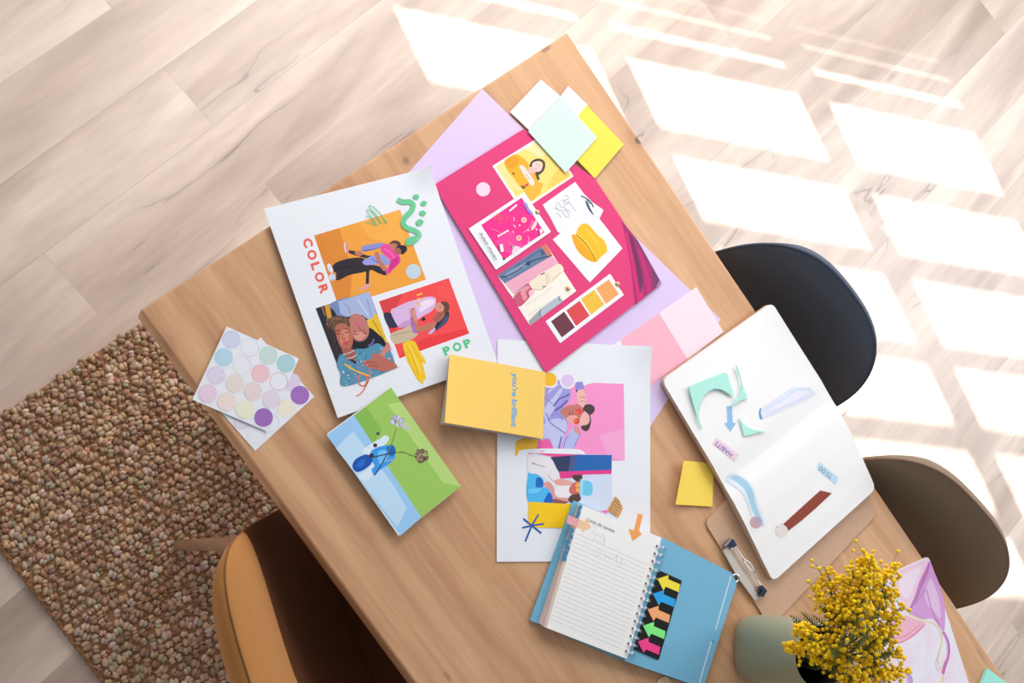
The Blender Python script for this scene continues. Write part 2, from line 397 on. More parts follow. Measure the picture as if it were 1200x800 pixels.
# ------------------------------------------------------------------ rug
def make_rug():
    x0, x1, y0, y1 = -0.068, 0.90, -1.75, 0.228
    t = empty('jute_rug', ((x0 + x1) / 2, (y0 + y1) / 2, 0), 'chunky brown knotted jute rug lying under the table and the tan chair', 'rug')
    base = B().box(((x0 + x1) / 2, (y0 + y1) / 2, 0.004), ((x1 - x0) / 2, (y1 - y0) / 2, 0.004))
    base.build('backing', plain('jute_backing', (178, 136, 100), 0.95, bump=0.8, bscale=300, var=0.3), t)
    bm = bmesh.new(); bmesh.ops.create_icosphere(bm, subdivisions=2, radius=1)
    UV = [v.co.copy() for v in bm.verts]; UF = [tuple(v.index for v in f.verts) for f in bm.faces]; bm.free()
    V = []; Fc = []; cl = []
    def knot(cx, cy, cz, a, bb, c, rz, col, tilt=0.0):
        k = len(V); ca, sa = math.cos(rz), math.sin(rz)
        for u in UV:
            g = 1 + 0.13 * math.sin(7 * u.x + 5 * u.y + cx * 90)
            lx, ly = u.x * a * g, u.y * bb * g
            V.append((cx + ca * lx - sa * ly, cy + sa * lx + ca * ly, cz + u.z * c + tilt * lx))
        Fc.extend(tuple(i + k for i in f) for f in UF); cl.extend([col] * len(UF))
    pit = 0.0168; ny = int((y1 - y0) / pit); nx = int((x1 - x0) / (pit * 1.06))
    def vis(x, y): return x < 0.75 and y > -1.2
    for j in range(ny + 1):
        for i in range(nx + 1):
            x = x0 + 0.008 + i * pit * 1.06 + (0.5 * pit if j % 2 else 0) + random.uniform(-.0035, .0035); y = y0 + 0.006 + j * pit + random.uniform(-.003, .003)
            if x > x1 - .004 or not vis(x, y): continue
            g = random.random(); s = random.uniform(0.78, 1.22)
            base_c = (216, 182, 150) if g < 0.62 else ((190, 151, 120) if g < 0.85 else (228, 204, 182))
            f = random.uniform(0.88, 1.08); col = L3(tuple(min(250, v * f) for v in base_c))
            rzk = random.uniform(-1.2, 1.2) + 0.5; zk = 0.010 + random.uniform(-.002, .003); ox, oy = -math.sin(rzk) * .0037 * s, math.cos(rzk) * .0037 * s
            col2 = L3(tuple(min(250, v * f * random.uniform(.86, 1.0)) for v in base_c))
            knot(x + ox, y + oy, zk, 0.0078 * s, 0.0053 * s, 0.0088, rzk, col, random.uniform(-.2, .2))
            knot(x - ox, y - oy, zk - .0012, 0.0072 * s, 0.0052 * s, 0.0084, rzk + random.uniform(-.3, .3), col2, random.uniform(-.2, .2))
            if random.random() < 0.95:
                a = random.uniform(0, 6.28)
                knot(x + .009 * math.cos(a), y + .009 * math.sin(a), 0.009, .0052, .0042, .006, random.uniform(0, 3), L3((172 * f, 132 * f, 98 * f)))
    me = mesh('knotted_pile', V, Fc, attrmat('jute_fibre', 0.9, 0.9, 450), t, True, cl); me['kind'] = 'stuff'
    # the plaited brown border yarn
    bd = B()
    for (a, c) in (((x0, y1), (x0, y0)),):
        for ph in (0, math.pi):
            n = 260; pts = []
            for i in range(n + 1):
                q = i / n; X = a[0] + (c[0] - a[0]) * q; Y = a[1] + (c[1] - a[1]) * q; o = 0.003 * math.sin(i * 1.3 + ph)
                pts.append((X + (o if a[0] == c[0] else 0), Y + (o if a[1] == c[1] else 0), 0.007 + 0.0025 * math.cos(i * 1.3 + ph)))
            bd.tube(pts, 0.0042, 6)
    bd.build('border', plain('jute_border', (160, 116, 80), 0.95, bump=0.8, bscale=300), t, True)
make_rug()

# ------------------------------------------------------------------ table
TX0, TX1, TY0, TY1 = 0.3085, 1.2175, -1.70, 0.1817
TC = Vector(((TX0 + TX1) / 2, (TY0 + TY1) / 2, 0))
WT = None
def make_table():
    t = empty('wooden_table', TC, 'long pale oak table with a thick top covered in papers', 'table')
    wm = wood_table()
    b = B().box((TC.x, TC.y, ZT - 0.03), ((TX1 - TX0) / 2, (TY1 - TY0) / 2, 0.03))
    o = b.build('tabletop', wm, t)
    md = o.modifiers.new('edge', 'BEVEL'); md.width = 0.004; md.segments = 3
    bm = B()
    for y in (TY1 - 0.16, TY0 + 0.16): bm.box((TC.x, y, ZT - 0.10), ((TX1 - TX0) / 2 - 0.15, 0.012, 0.04))
    for x in (TX0 + 0.16, TX1 - 0.16): bm.box((x, TC.y, ZT - 0.10), (0.012, (TY1 - TY0) / 2 - 0.172, 0.04))
    bm.build('apron', wm, t)
    for x in (TX0 + 0.19, TX1 - 0.19):
        for y in (TY1 - 0.20, TY0 + 0.20):
            B().box((x, y, 0.345 if x > 1 else 0.3555), (0.03, 0.03, 0.345 if x > 1 else 0.3345)).build('leg', wm, t)
    return wm
make_table()

# ------------------------------------------------------------------ chairs
def make_chair(name, label, P, fab, pip, legc, foot=None, ylo=0.44, thick=0.035, shaded_fab=None, shade_h=0.1, pr=0.0032):
    x0, yc, yaw, c, w, zt, n, lean, zb, k = P
    ca, sa = math.cos(yaw), math.sin(yaw)
    def W(lx, ly, h): return Vector((x0 + ca * lx - sa * ly, yc + sa * lx + ca * ly, h))
    def cx(ly, h): return lean * (h - zt) * (1 if h > zb else 1) - c * abs(ly / w) ** k
    t = empty(name, (x0 - ca * 0.22, yc - sa * 0.22, 0), label, 'chair')
    # padded shell back: inner and outer skins meeting at the rounded rim
    NR, NU = 26, 28; b = B(); V = []; Fc = []; LF = []
    def rowh(i):
        th = math.pi / 2 * (i / (NR - 1)); return math.sin(th) ** (2 / n), max(0.0, math.cos(th)) ** (2 / n)
    rows_ = [(ylo, 1.0 - 0.10 * (1 - q)) for q in (0,)] + [(ylo + (zb - ylo) * q, 0.90 + 0.10 * q) for q in (0.33, 0.66)]
    rows_ += [(zb + (zt - zb) * rowh(i)[0], rowh(i)[1]) for i in range(NR)]
    for side in (0, 1):
        for (h, hw) in rows_:
            for j in range(NU + 1):
                u = -1 + 2 * j / NU; u = math.sin(u * math.pi / 2); ly = u * hw * w
                e = (1 - abs(u) ** 4) ** 0.5 * min(1.0, max(0.0, (zt - h) / 0.03)) ** 0.5
                lx = cx(ly, h)
                if side: lx += thick * e * 0.9
                else: lx -= thick * e * 0.35
                V.append(W(lx, ly, h))
    m = NU + 1; R = len(rows_)
    for side in (0, 1):
        for i in range(R - 1):
            for j in range(NU):
                q = side * R * m + i * m + j; f = (q, q + 1, q + m + 1, q + m)
                if shaded_fab and not side and rows_[i + 1][0] < zt - shade_h: LF.append(f[::-1])
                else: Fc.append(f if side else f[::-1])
    if LF: B().add(V, LF).build('shaded_inner_back', shaded_fab, t, True)  # inner back below the rim: same fabric, its shade put into the colour
    b.add(V, Fc); o = b.build('backrest', fab, t, True)
    bm = bmesh.new(); bm.from_mesh(o.data); bmesh.ops.remove_doubles(bm, verts=bm.verts, dist=0.0008); bmesh.ops.recalc_face_normals(bm, faces=bm.faces); bm.to_mesh(o.data); bm.free()
    rim = []
    for i in range(61):
        th = math.pi * i / 60; cs = math.cos(th); u = math.copysign(abs(cs) ** (2 / n), cs); h = zb + (zt - zb) * max(0.0, math.sin(th)) ** (2 / n)
        ly = w * u; rim.append(W(cx(ly, h) + 0.001, ly, h))
    B().tube(rim, pr, 6).build('piping', pip, o, True)
    # seat cushion
    sb = B(); V = []; Fc = []; N = 40; prof = [(0.0, 0.475), (0.6, 0.474), (0.88, 0.468), (0.97, 0.458), (1.0, 0.445), (0.99, 0.425), (0.9, 0.405), (0.0, 0.40)]
    scx = cx(0, 0.45) - 0.20
    for r, z in prof:
        for q in range(N):
            a = 2 * math.pi * q / N; cc, ss = math.cos(a), math.sin(a)
            V.append(W(scx + 0.205 * r * math.copysign(abs(cc) ** 0.6, cc), 0.98 * w * r * math.copysign(abs(ss) ** 0.6, ss), z))
    for i in range(len(prof) - 1):
        for q in range(N): Fc.append((i * N + q, i * N + (q + 1) % N, (i + 1) * N + (q + 1) % N, (i + 1) * N + q))
    sb.add(V, Fc).build('seat', shaded_fab or fab, t, True)  # seat takes the same shade-darkened colour where one is given
    for sx_, sy_ in ((1, 1), (1, -1), (-1, 1), (-1, -1)):
        top = W(scx + 0.11 * sx_, 0.12 * sy_, 0.41); ft = W(scx + 0.20 * sx_, 0.20 * sy_, 0.0)
        if foot is not None and (sx_, sy_) == foot[0]: ft = Vector(foot[1])
        if foot is not None: ft.z = 0.02
        B().tube([top, (top + ft) / 2, ft], [0.019, 0.017, 0.011], 12).build('leg', legc, t, True)
    return t
FN = plain('navy_fabric', (86, 94, 106), 0.9, bump=0.5, bscale=900, var=0.12, spec=0.2, sheen=0.25)
FO = plain('olive_brown_corduroy', (140, 123, 100), 0.9, bump=0.5, bscale=900, var=0.12, spec=0.2, sheen=0.2)
FT = plain('tan_fabric', (176, 120, 66), 0.85, bump=0.4, bscale=700, var=0.1, spec=0.2, sheen=0.15)
LG = plain('chair_leg_wood', (196, 152, 118), 0.6, var=0.1, bscale=40)
LB = plain('black_chair_leg', (30, 30, 32), 0.5)
make_chair('upholstered_chair', 'dark navy fabric chair with a rounded back, pushed in beside the open notebook',
           (1.359, -.503, .076, .055, .20, .83, 3.338, .17, .5, 2.073), FN, plain('navy_piping', (66, 78, 98), 0.8), LB)
make_chair('upholstered_chair', 'olive brown ribbed fabric chair with a rounded back, behind the pink marbled notebook',
           (1.33, -.968, .179, .062, .21, .83, 3.913, .17, .5, 2.387), FO, plain('olive_piping', (142, 112, 96), 0.8), LB)
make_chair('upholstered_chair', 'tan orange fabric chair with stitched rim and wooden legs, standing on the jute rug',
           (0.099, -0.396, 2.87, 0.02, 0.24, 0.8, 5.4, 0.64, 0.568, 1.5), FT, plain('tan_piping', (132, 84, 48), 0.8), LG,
           foot=((1, -1), (0.2035, -0.196, 0.02)), thick=0.05, shaded_fab=plain('tan_fabric_shade', (84, 48, 26), 0.9, bump=0.4, bscale=700, spec=0.2), shade_h=0.085, pr=0.0017)  # dark brown is the tan fabric with the shade under the table painted in

# ------------------------------------------------------------------ papers on the table
mm = 0.001
Z_LILAC, Z_PINKC, Z_SHEET, Z_MAG, Z_POST, Z_CARDS = ZT + .6 * mm, ZT + 1.1 * mm, ZT + 1.7 * mm, ZT + 4.3 * mm, ZT + 7.2 * mm, ZT + 5.8 * mm
WHITE = (238, 239, 243)
def paper_mat(name, col, rough=0.6, var=0.0): return plain(name, col, rough, var=var, bscale=60, spec=0.25)
def sheet(name, px, z, th, mat, label, cat, group=None, lifts=(), radius=0.0):
    """a flat sheet; 'lifts' = (photo point, height, reach): a corner that curls up"""
    if not lifts:
        P = Q(px, z)
        if radius: P = roundpoly(P, radius)
        o = slab(name, P, th, mat)
    else:
        P = Q(px, z); n = 60; V = []; Fc = []
        for dz in (0, -th):
            for i in range(n + 1):
                for j in range(n + 1):
                    u, v = i / n, j / n
                    p = P[0] * (1 - u) * (1 - v) + P[1] * u * (1 - v) + P[2] * u * v + P[3] * (1 - u) * v
                    for (lp, lh, lr) in lifts:
                        d = (p - T(lp[0], lp[1], z)).length
                        if d < lr: p = p + Vector((0, 0, lh * (1 - d / lr) ** 2))
                    V.append(p + Vector((0, 0, dz)))
        m = n + 1
        for s in (0, 1):
            for i in range(n):
                for j in range(n):
                    a = s * m * m + i * m + j; Fc.append((a, a + 1, a + m + 1, a + m))
        bd = [i * m for i in range(m)] + [n * m + j for j in range(1, m)] + [i * m + n for i in range(n - 1, -1, -1)] + [j for j in range(n - 1, 0, -1)]
        for a, c in zip(bd, bd[1:] + bd[:1]): Fc.append((a, c, c + m * m, a + m * m))
        o = mesh(name, V, Fc, mat)
        bm = bmesh.new(); bm.from_mesh(o.data); bmesh.ops.recalc_face_normals(bm, faces=bm.faces); bm.to_mesh(o.data); bm.free()
    tag(o, label, cat, group); return o

# --- lilac card under everything
sheet('lilac_card', [(565, 104), (844.5, 374), (705, 586), (421, 268)], Z_LILAC, .5 * mm, paper_mat('lilac_paper', (226, 203, 240)),
      'large lilac cardboard sheet lying under the magenta moodboard', 'paper')
# --- two pink colour cards
g_p = sheet('colour_card', [(772, 367), (816, 336), (848, 389), (806, 421)], Z_PINKC, .4 * mm, paper_mat('blush_paper', (249, 226, 234)),
            'pale blush pink card tucked under the corner of the open notebook', 'paper')
sheet('colour_card', [(727, 398.5), (771.6, 367.3), (806, 421), (752, 458)], Z_PINKC, .4 * mm, paper_mat('rose_paper', (252, 184, 200)),
      'rose pink card between the white collage sheet and the notebook', 'paper')
sheet('white_card', [(700, 415), (727, 398.5), (741, 417), (712, 440)], Z_PINKC - .2 * mm, .2 * mm, paper_mat('white_card_paper', (240, 238, 242)),
      'small white card corner showing beside the rose pink card', 'paper')

# --- white collage sheet with the sunglasses picture
sh = sheet('collage_sheet', [(583, 397.5), (762, 406), (762, 657), (582, 658)], Z_SHEET, .3 * mm, paper_mat('white_print_paper', WHITE),
           'white collage print with sunglasses photo and blue star doodle', 'print', lifts=(((762, 406), .008, .08),))
ZS = Z_SHEET + .05 * mm
LAV, LAV2, LAVD = (165, 158, 222), (200, 202, 240), (112, 104, 182)
prints('printed_photo', sh, ZS, [
    ('p', (252, 152, 205), [(395, 75), (680, 60), (1128, 78), (1137, 795), (1000, 800), (760, 745), (700, 700), (355, 700)]),
    ('p', (250, 170, 215), [(900, 560), (1135, 500), (1137, 795), (980, 760)]),
    ('p', (238, 239, 243), [(745, 95), (860, 62), (850, 40), (660, 40), (680, 58), (745, 58)]),
    ('s', LAV, [(385, 110), (450, 70), (520, 40), (590, 100), (632, 160), (615, 240), (545, 330), (600, 410), (595, 500), (575, 580), (520, 690), (470, 690), (430, 610), (370, 590), (375, 300)]),
    ('s', LAV2, [(378, 330), (420, 250), (470, 200), (520, 130), (560, 120), (520, 200), (480, 300), (440, 370), (400, 440)]),
    ('s', LAV2, [(372, 470), (430, 420), (520, 400), (590, 430), (590, 520), (560, 600), (520, 680), (470, 680), (430, 590), (372, 580)]),
    ('cl', LAVD, [(470, 290), (520, 220), (590, 190), (620, 170)], 16), ('cl', LAVD, [(480, 330), (540, 290), (600, 230)], 22),
    ('cl', LAVD, [(400, 350), (440, 440), (520, 500), (585, 545)], 9), ('cl', LAVD, [(545, 570), (530, 630), (515, 690)], 14),
    ('cl', (140, 132, 205), [(390, 210), (430, 240), (470, 280)], 8), ('cl', (140, 132, 205), [(440, 380), (500, 350), (560, 420)], 10),
    ('cl', LAV2, [(420, 160), (470, 110), (520, 80)], 18),
    ('s', (186, 192, 238), [(555, 690), (565, 620), (610, 540), (655, 485), (705, 510), (725, 545), (690, 620), (650, 692)]),
    ('cl', LAVD, [(722, 540), (690, 610), (660, 670)], 6), ('cl', LAVD, [(560, 690), (580, 610), (610, 560)], 6),
    ('s', (232, 150, 140), [(660, 480), (690, 475), (715, 510), (718, 545), (690, 545), (665, 520)]),
    ('p', (150, 142, 215), [(672, 62), (740, 55), (762, 135), (720, 128), (675, 138)]),
    ('p', (60, 50, 70), [(678, 138), (692, 130), (700, 160), (686, 165)]),
    ('s', (244, 188, 180), [(690, 150), (750, 128), (768, 185), (778, 232), (745, 300), (712, 282), (692, 220)]),
    ('cl', (205, 120, 115), [(715, 210), (745, 200), (770, 215)], 7), ('cl', (205, 120, 115), [(720, 245), (745, 235), (765, 245)], 6),
    ('s', (78, 60, 58), [(752, 300), (768, 275), (810, 268), (850, 290), (855, 325), (835, 355), (815, 372), (822, 420), (815, 460), (808, 490), (780, 520), (742, 508), (728, 478), (750, 462), (790, 455), (808, 420), (800, 365), (760, 330)]),
    ('s', (205, 125, 112), [(532, 340), (590, 285), (650, 275), (700, 268), (745, 310), (740, 370), (690, 440), (640, 450), (600, 410)]),
    ('s', (246, 186, 176), [(690, 450), (720, 400), (745, 340), (780, 350), (806, 390), (805, 435), (775, 462), (720, 468)]),
    ('s', (242, 170, 160), [(590, 400), (640, 370), (690, 380), (700, 430), (660, 452), (620, 440)]),
    ('cl', (70, 50, 55), [(738, 350), (750, 330), (748, 300)], 7),
    ('c', (232, 66, 62), (705, 335), 27), ('c', (240, 120, 80), (696, 342), 12), ('c', (226, 78, 64), (686, 428), 28), ('c', (240, 130, 70), (676, 424), 12),
    ('cl', (190, 60, 80), [(640, 330), (650, 350), (648, 372)], 10), ('cl', (80, 60, 90), [(610, 345), (628, 365)], 10),
    ('p', (250, 195, 60), [(112, 620), (165, 592), (200, 585), (325, 605), (318, 690), (150, 705), (135, 745), (110, 752)]),
    ('p', (243, 98, 172), [(325, 600), (425, 597), (445, 620), (472, 692), (312, 700)]),
    ('s', (240, 240, 245), [(140, 722), (165, 698), (300, 684), (500, 684), (700, 690), (750, 712), (756, 738), (600, 735), (300, 727), (150, 748)]),
    ('l', (232, 95, 140), [(345, 715), (362, 702)], 6), ('l', (232, 95, 140), [(362, 716), (386, 703)], 6),
    ('c', (242, 243, 247), (434, 38), 77), ('c', (250, 190, 50), (434, 36), 65),
    ('c', (242, 243, 247), (602, 48), 76), ('c', (228, 200, 238), (602, 48), 61),
], tr=(590, 440, 8.0))
prints('printed_photo', sh, ZS + .35 * mm, [
    ('p', (214, 224, 242), [(128, 72), (780, 86), (782, 522), (128, 520)]),
    ('p', (240, 150, 190), [(128, 70), (170, 72), (170, 84), (128, 84)]),
    ('p', (240, 80, 150), [(168, 72), (560, 82), (520, 88), (330, 104), (260, 90)]),
    ('p', (232, 64, 140), [(355, 212), (778, 200), (778, 234), (560, 240), (520, 262), (380, 272)]),
    ('p', (36, 104, 180), [(300, 104), (520, 84), (780, 86), (778, 203), (480, 212), (358, 216)]),
    ('p', (50, 62, 96), [(300, 104), (420, 92), (505, 90), (470, 150), (440, 212), (358, 216)]),
    ('p', (72, 92, 140), [(460, 90), (505, 90), (500, 150), (470, 212), (440, 212)]),
    ('s', (82, 188, 242), [(128, 222), (170, 228), (215, 248), (245, 290), (240, 332), (288, 345), (310, 400), (318, 458), (128, 456)]),
    ('s', (32, 108, 200), [(195, 262), (232, 268), (246, 300), (240, 335), (190, 335), (185, 300)]),
    ('s', (28, 100, 200), [(285, 380), (312, 400), (322, 458), (250, 456), (262, 420)]),
    ('p', (110, 210, 250), [(128, 350), (240, 345), (200, 380), (128, 390)]),
    ('s', (238, 232, 236), [(128, 88), (200, 92), (300, 112), (345, 185), (372, 250), (345, 330), (315, 315), (262, 268), (190, 235), (128, 215)]),
    ('cl', (190, 180, 190), [(150, 150), (200, 165), (260, 180)], 8), ('cl', (176, 160, 172), [(160, 148), (180, 155)], 10), ('cl', (200, 190, 200), [(280, 240), (310, 280), (335, 300)], 8),
    ('s', (228, 158, 150), [(245, 318), (262, 298), (300, 302), (328, 350), (338, 400), (400, 418), (452, 430), (425, 462), (360, 455), (325, 440), (300, 370), (262, 335)]),
    ('s', (150, 84, 84), [(330, 430), (400, 445), (440, 455), (400, 468), (325, 462)]),
    ('s', (243, 236, 238), [(340, 330), (375, 320), (430, 308), (455, 330), (450, 380), (460, 405), (400, 420), (345, 405)]),
    ('s', (236, 168, 160), [(332, 282), (400, 275), (470, 298), (478, 318), (400, 325), (345, 318)]),
    ('s', (82, 62, 58), [(470, 250), (510, 240), (548, 248), (545, 285), (520, 300), (480, 275)]),
    ('s', (214, 110, 105), [(448, 345), (480, 305), (525, 292), (532, 330), (530, 385), (490, 398), (452, 382)]),
    ('s', (244, 176, 80), [(495, 318), (520, 302), (532, 318), (528, 332), (505, 338)]), ('s', (244, 190, 90), [(500, 350), (520, 345), (528, 372), (508, 372)]),
    ('s', (92, 62, 60), [(440, 440), (455, 405), (490, 392), (525, 390), (540, 425), (520, 450), (470, 462)]),
    ('s', (112, 204, 240), [(535, 275), (555, 285), (600, 290), (625, 312), (632, 350), (622, 395), (590, 405), (555, 400), (535, 418), (528, 350)]),
    ('s', (160, 222, 245), [(535, 280), (555, 290), (552, 395), (535, 410), (530, 350)]),
    ('p', (255, 206, 24), [(128, 452), (300, 460), (470, 470), (430, 560), (395, 657), (128, 650)]),
    ('p', (240, 120, 190), [(690, 522), (770, 512), (740, 545)]),
    ('p', (225, 172, 92), [(740, 520), (772, 465), (806, 408), (840, 440), (868, 500), (850, 545), (828, 580), (780, 545)]),
] + [('l', (52, 56, 120), [(x, y) for x, y in zz(0, 0, 1, [(775 - i * 2 + 12 * i * .3, 465 + i * 15 + (0 if k % 2 else 7)) if False else (752 + 9 * k + i * 5 if 0 else 756 + 9.5 * k, 528 + (-6 if k % 2 else 6) - i * 19 + k * 6) for k in range(7) if 1])], 6)
     for i in range(1)] + [
    ('l', (52, 56, 120), [(752, 512), (764, 524), (770, 506), (784, 520), (790, 534), (802, 526), (808, 546), (822, 542), (828, 562)], 6),
    ('l', (52, 56, 120), [(762, 492), (776, 504), (782, 488), (796, 500), (804, 514), (816, 506), (822, 526), (836, 524), (842, 542)], 6),
    ('l', (52, 56, 120), [(774, 470), (788, 482), (794, 466), (808, 480), (814, 494), (828, 486), (834, 506), (848, 502), (856, 518)], 6),
    ('l', (52, 56, 120), [(786, 450), (798, 462), (804, 446), (818, 460), (824, 474), (838, 468), (844, 486), (860, 482)], 6),
    ('l', (52, 56, 120), [(796, 430), (806, 440), (812, 426), (824, 440), (830, 452), (844, 450)], 6),
    ('l', (30, 88, 176), [(80, 655), (160, 636), (250, 624)], 13), ('l', (30, 88, 176), [(88, 583), (160, 640), (230, 698)], 13),
    ('l', (30, 88, 176), [(208, 550), (155, 636), (104, 762)], 13)], tr=(600, 520, 6.667))

# --- magenta moodboard
mb = sheet('magenta_moodboard', [(508, 217), (613.7, 151), (697, 209), (729, 257), (775.5, 332), (640, 437)], Z_MAG, .6 * mm,
           paper_mat('magenta_card', (229, 66, 124)), 'magenta moodboard with pinned pictures and a strip of colour swatches', 'moodboard')
ZM = Z_MAG + .05 * mm
prints('printed_fabric', mb, ZM, [
    ('p', (168, 40, 104), [(628, 195), (690, 270), (785, 440), (680, 524), (665, 380), (645, 270)]),
    ('p', (214, 40, 118), [(640, 230), (668, 262), (700, 380), (715, 498), (690, 515), (672, 400)]),
    ('p', (112, 44, 88), [(652, 240), (672, 262), (708, 400), (712, 440), (700, 480), (680, 360)]),
    ('p', (120, 60, 100), [(672, 255), (692, 275), (785, 440), (752, 462), (745, 380)]),
    ('p', (196, 40, 118), [(690, 300), (706, 320), (742, 430), (745, 470), (728, 480), (716, 400)]),
    ('p', (176, 130, 176), [(762, 455), (778, 425), (785, 440)]),
], tr=(540, 200, 3.333))
prints('printed_dot', mb, ZM, [('c', (248, 214, 230), (345, 527), 33)], tr=(480, 90, 4.0))
Z2 = ZM + .25 * mm
prints('picture_card', mb, Z2, [
    ('p', (246, 244, 244), [(62, 395), (613, 52), (908, 502), (370, 864)]),
    ('p', (251, 222, 122), [(98, 402), (598, 92), (884, 498), (385, 824)]),
    ('p', (253, 232, 168), [(400, 215), (598, 92), (700, 260), (560, 300)]),
    ('p', (250, 206, 92), [(620, 640), (884, 498), (800, 380), (700, 480)]),
    ('p', (250, 226, 150), [(98, 402), (170, 355), (300, 580), (385, 650), (250, 640)]),
    ('s', (246, 178, 44), [(188, 345), (250, 295), (310, 272), (385, 315), (440, 372), (450, 430), (520, 470), (548, 530), (510, 590), (450, 620), (380, 635), (330, 580), (270, 500), (220, 440)]),
    ('s', (238, 160, 30), [(195, 345), (280, 292), (340, 330), (300, 400), (250, 420), (215, 400)]),
    ('p', (246, 184, 58), [(385, 650), (450, 610), (545, 560), (590, 580), (560, 680), (470, 765), (420, 710)]),
    ('p', (150, 70, 60), [(265, 462), (300, 470), (282, 495)]), ('p', (110, 74, 60), [(355, 600), (412, 608), (385, 640)]),
    ('p', (215, 70, 80), [(380, 600), (440, 570), (430, 605)]),
    ('cl', (84, 62, 58), [(458, 405), (476, 360), (510, 336), (555, 332), (592, 352), (600, 395), (585, 438), (552, 470), (530, 490), (546, 540)], 26),
    ('s', (84, 62, 58), [(510, 462), (550, 455), (535, 500), (548, 540), (518, 500)]),
    ('s', (248, 208, 200), [(478, 372), (505, 350), (550, 352), (582, 380), (580, 422), (552, 452), (520, 450), (480, 420)]),
    ('s', (240, 190, 176), [(440, 420), (480, 405), (510, 450), (480, 480), (440, 470)]),
    ('s', (250, 226, 216), [(342, 402), (370, 388), (410, 420), (440, 470), (480, 510), (500, 560), (490, 598), (462, 596), (430, 540), (390, 490), (365, 440)]),
    ('cl', (214, 150, 130), [(400, 480), (430, 500), (450, 540)], 6), ('cl', (214, 150, 130), [(455, 470), (470, 500), (490, 530)], 6),
    ('c', (70, 50, 50), (522, 378), 5), ('c', (70, 50, 50), (548, 392), 5), ('l', (214, 60, 90), [(508, 415), (522, 424)], 8),
], tr=(570, 150, 8.889))
pk = [('p', (244, 244, 248), [(33, 383), (555, 40), (805, 412), (290, 770)]), ('p', (246, 44, 142), [(150, 350), (530, 92), (745, 418), (365, 675)]),
      ('p', (250, 70, 156), [(270, 500), (430, 400), (560, 540), (420, 632)])]
random.seed(11)
for i in range(46): pk.append(('c', (222, 118, 70), (318 + random.gauss(0, 26), 275 + random.gauss(0, 26)), random.uniform(3, 6)))
for i in range(26): pk.append(('c', (240, 96, 110), (random.uniform(380, 520), random.uniform(170, 330)), 3))
for a, c in (((425, 210), (478, 165)), ((316, 450), (398, 404))):
    pk.append(('l', (246, 220, 226), [a, c], 13))
    for i in range(4):
        q = i / 3; pk.append(('c', (252, 246, 244), (a[0] + (c[0] - a[0]) * q, a[1] + (c[1] - a[1]) * q), 10))
for cx, cy in ((552, 301), (505, 470)): pk += [('c', (252, 226, 210), (cx, cy), 25), ('c', (240, 120, 90), (cx, cy), 15), ('c', (252, 210, 210), (cx, cy), 6)]
pk += [('s', (170, 130, 214), [(548, 150), (575, 142), (600, 195), (636, 240), (620, 256), (580, 215)]), ('cl', (96, 60, 120), [(552, 165), (580, 215), (610, 250)], 6),
       ('s', (252, 232, 226), [(620, 396), (635, 345), (668, 302), (670, 340), (650, 378)]), ('cl', (226, 130, 140), [(628, 385), (648, 350), (662, 315)], 4),
       ('p', (248, 240, 240), [(320, 532), (352, 524), (364, 594), (332, 604)]), ('p', (110, 50, 70), [(312, 540), (322, 532), (334, 604), (324, 600)]),
       ('s', (250, 214, 226), [(440, 592), (470, 545), (522, 568), (455, 626)]), ('c', (160, 70, 80), (448, 552), 14), ('c', (250, 220, 220), (450, 555), 8),
       ('s', (250, 226, 226), [(696, 400), (712, 382), (728, 410), (706, 436)]), ('cl', (100, 40, 70), [(692, 400), (698, 430), (690, 450)], 9),
       ('cl', (252, 196, 220), [(450, 275), (462, 295), (455, 312)], 8), ('l', (252, 210, 226), [(455, 345), (475, 372)], 10), ('c', (252, 216, 226), (512, 350), 8), ('l', (252, 216, 226), [(446, 405), (455, 422)], 8),
       ('cl', (250, 150, 196), [(400, 495), (430, 530), (470, 545)], 6), ('cl', (250, 160, 200), [(540, 420), (590, 390), (640, 300)], 5), ('cl', (252, 190, 214), [(585, 450), (600, 480), (590, 510), (620, 500)], 6),
       ('l', (252, 210, 226), [(575, 395), (605, 400)], 9), ('c', (252, 220, 230), (670, 390), 9), ('cl', (250, 140, 190), [(240, 380), (290, 400), (330, 420)], 5), ('s', (120, 60, 80), [(362, 655), (380, 662), (365, 676), (350, 660)])]
pc = prints('picture_card', mb, Z2 + .9 * mm, pk, tr=(545, 220, 8.0))
text('handwriting', mb, 'Subtle shades', (561.5, 272.5), (581, 305.5), 3.3, Z2 + 3.1 * mm, (74, 72, 80), shear=0.5, track=0.95)
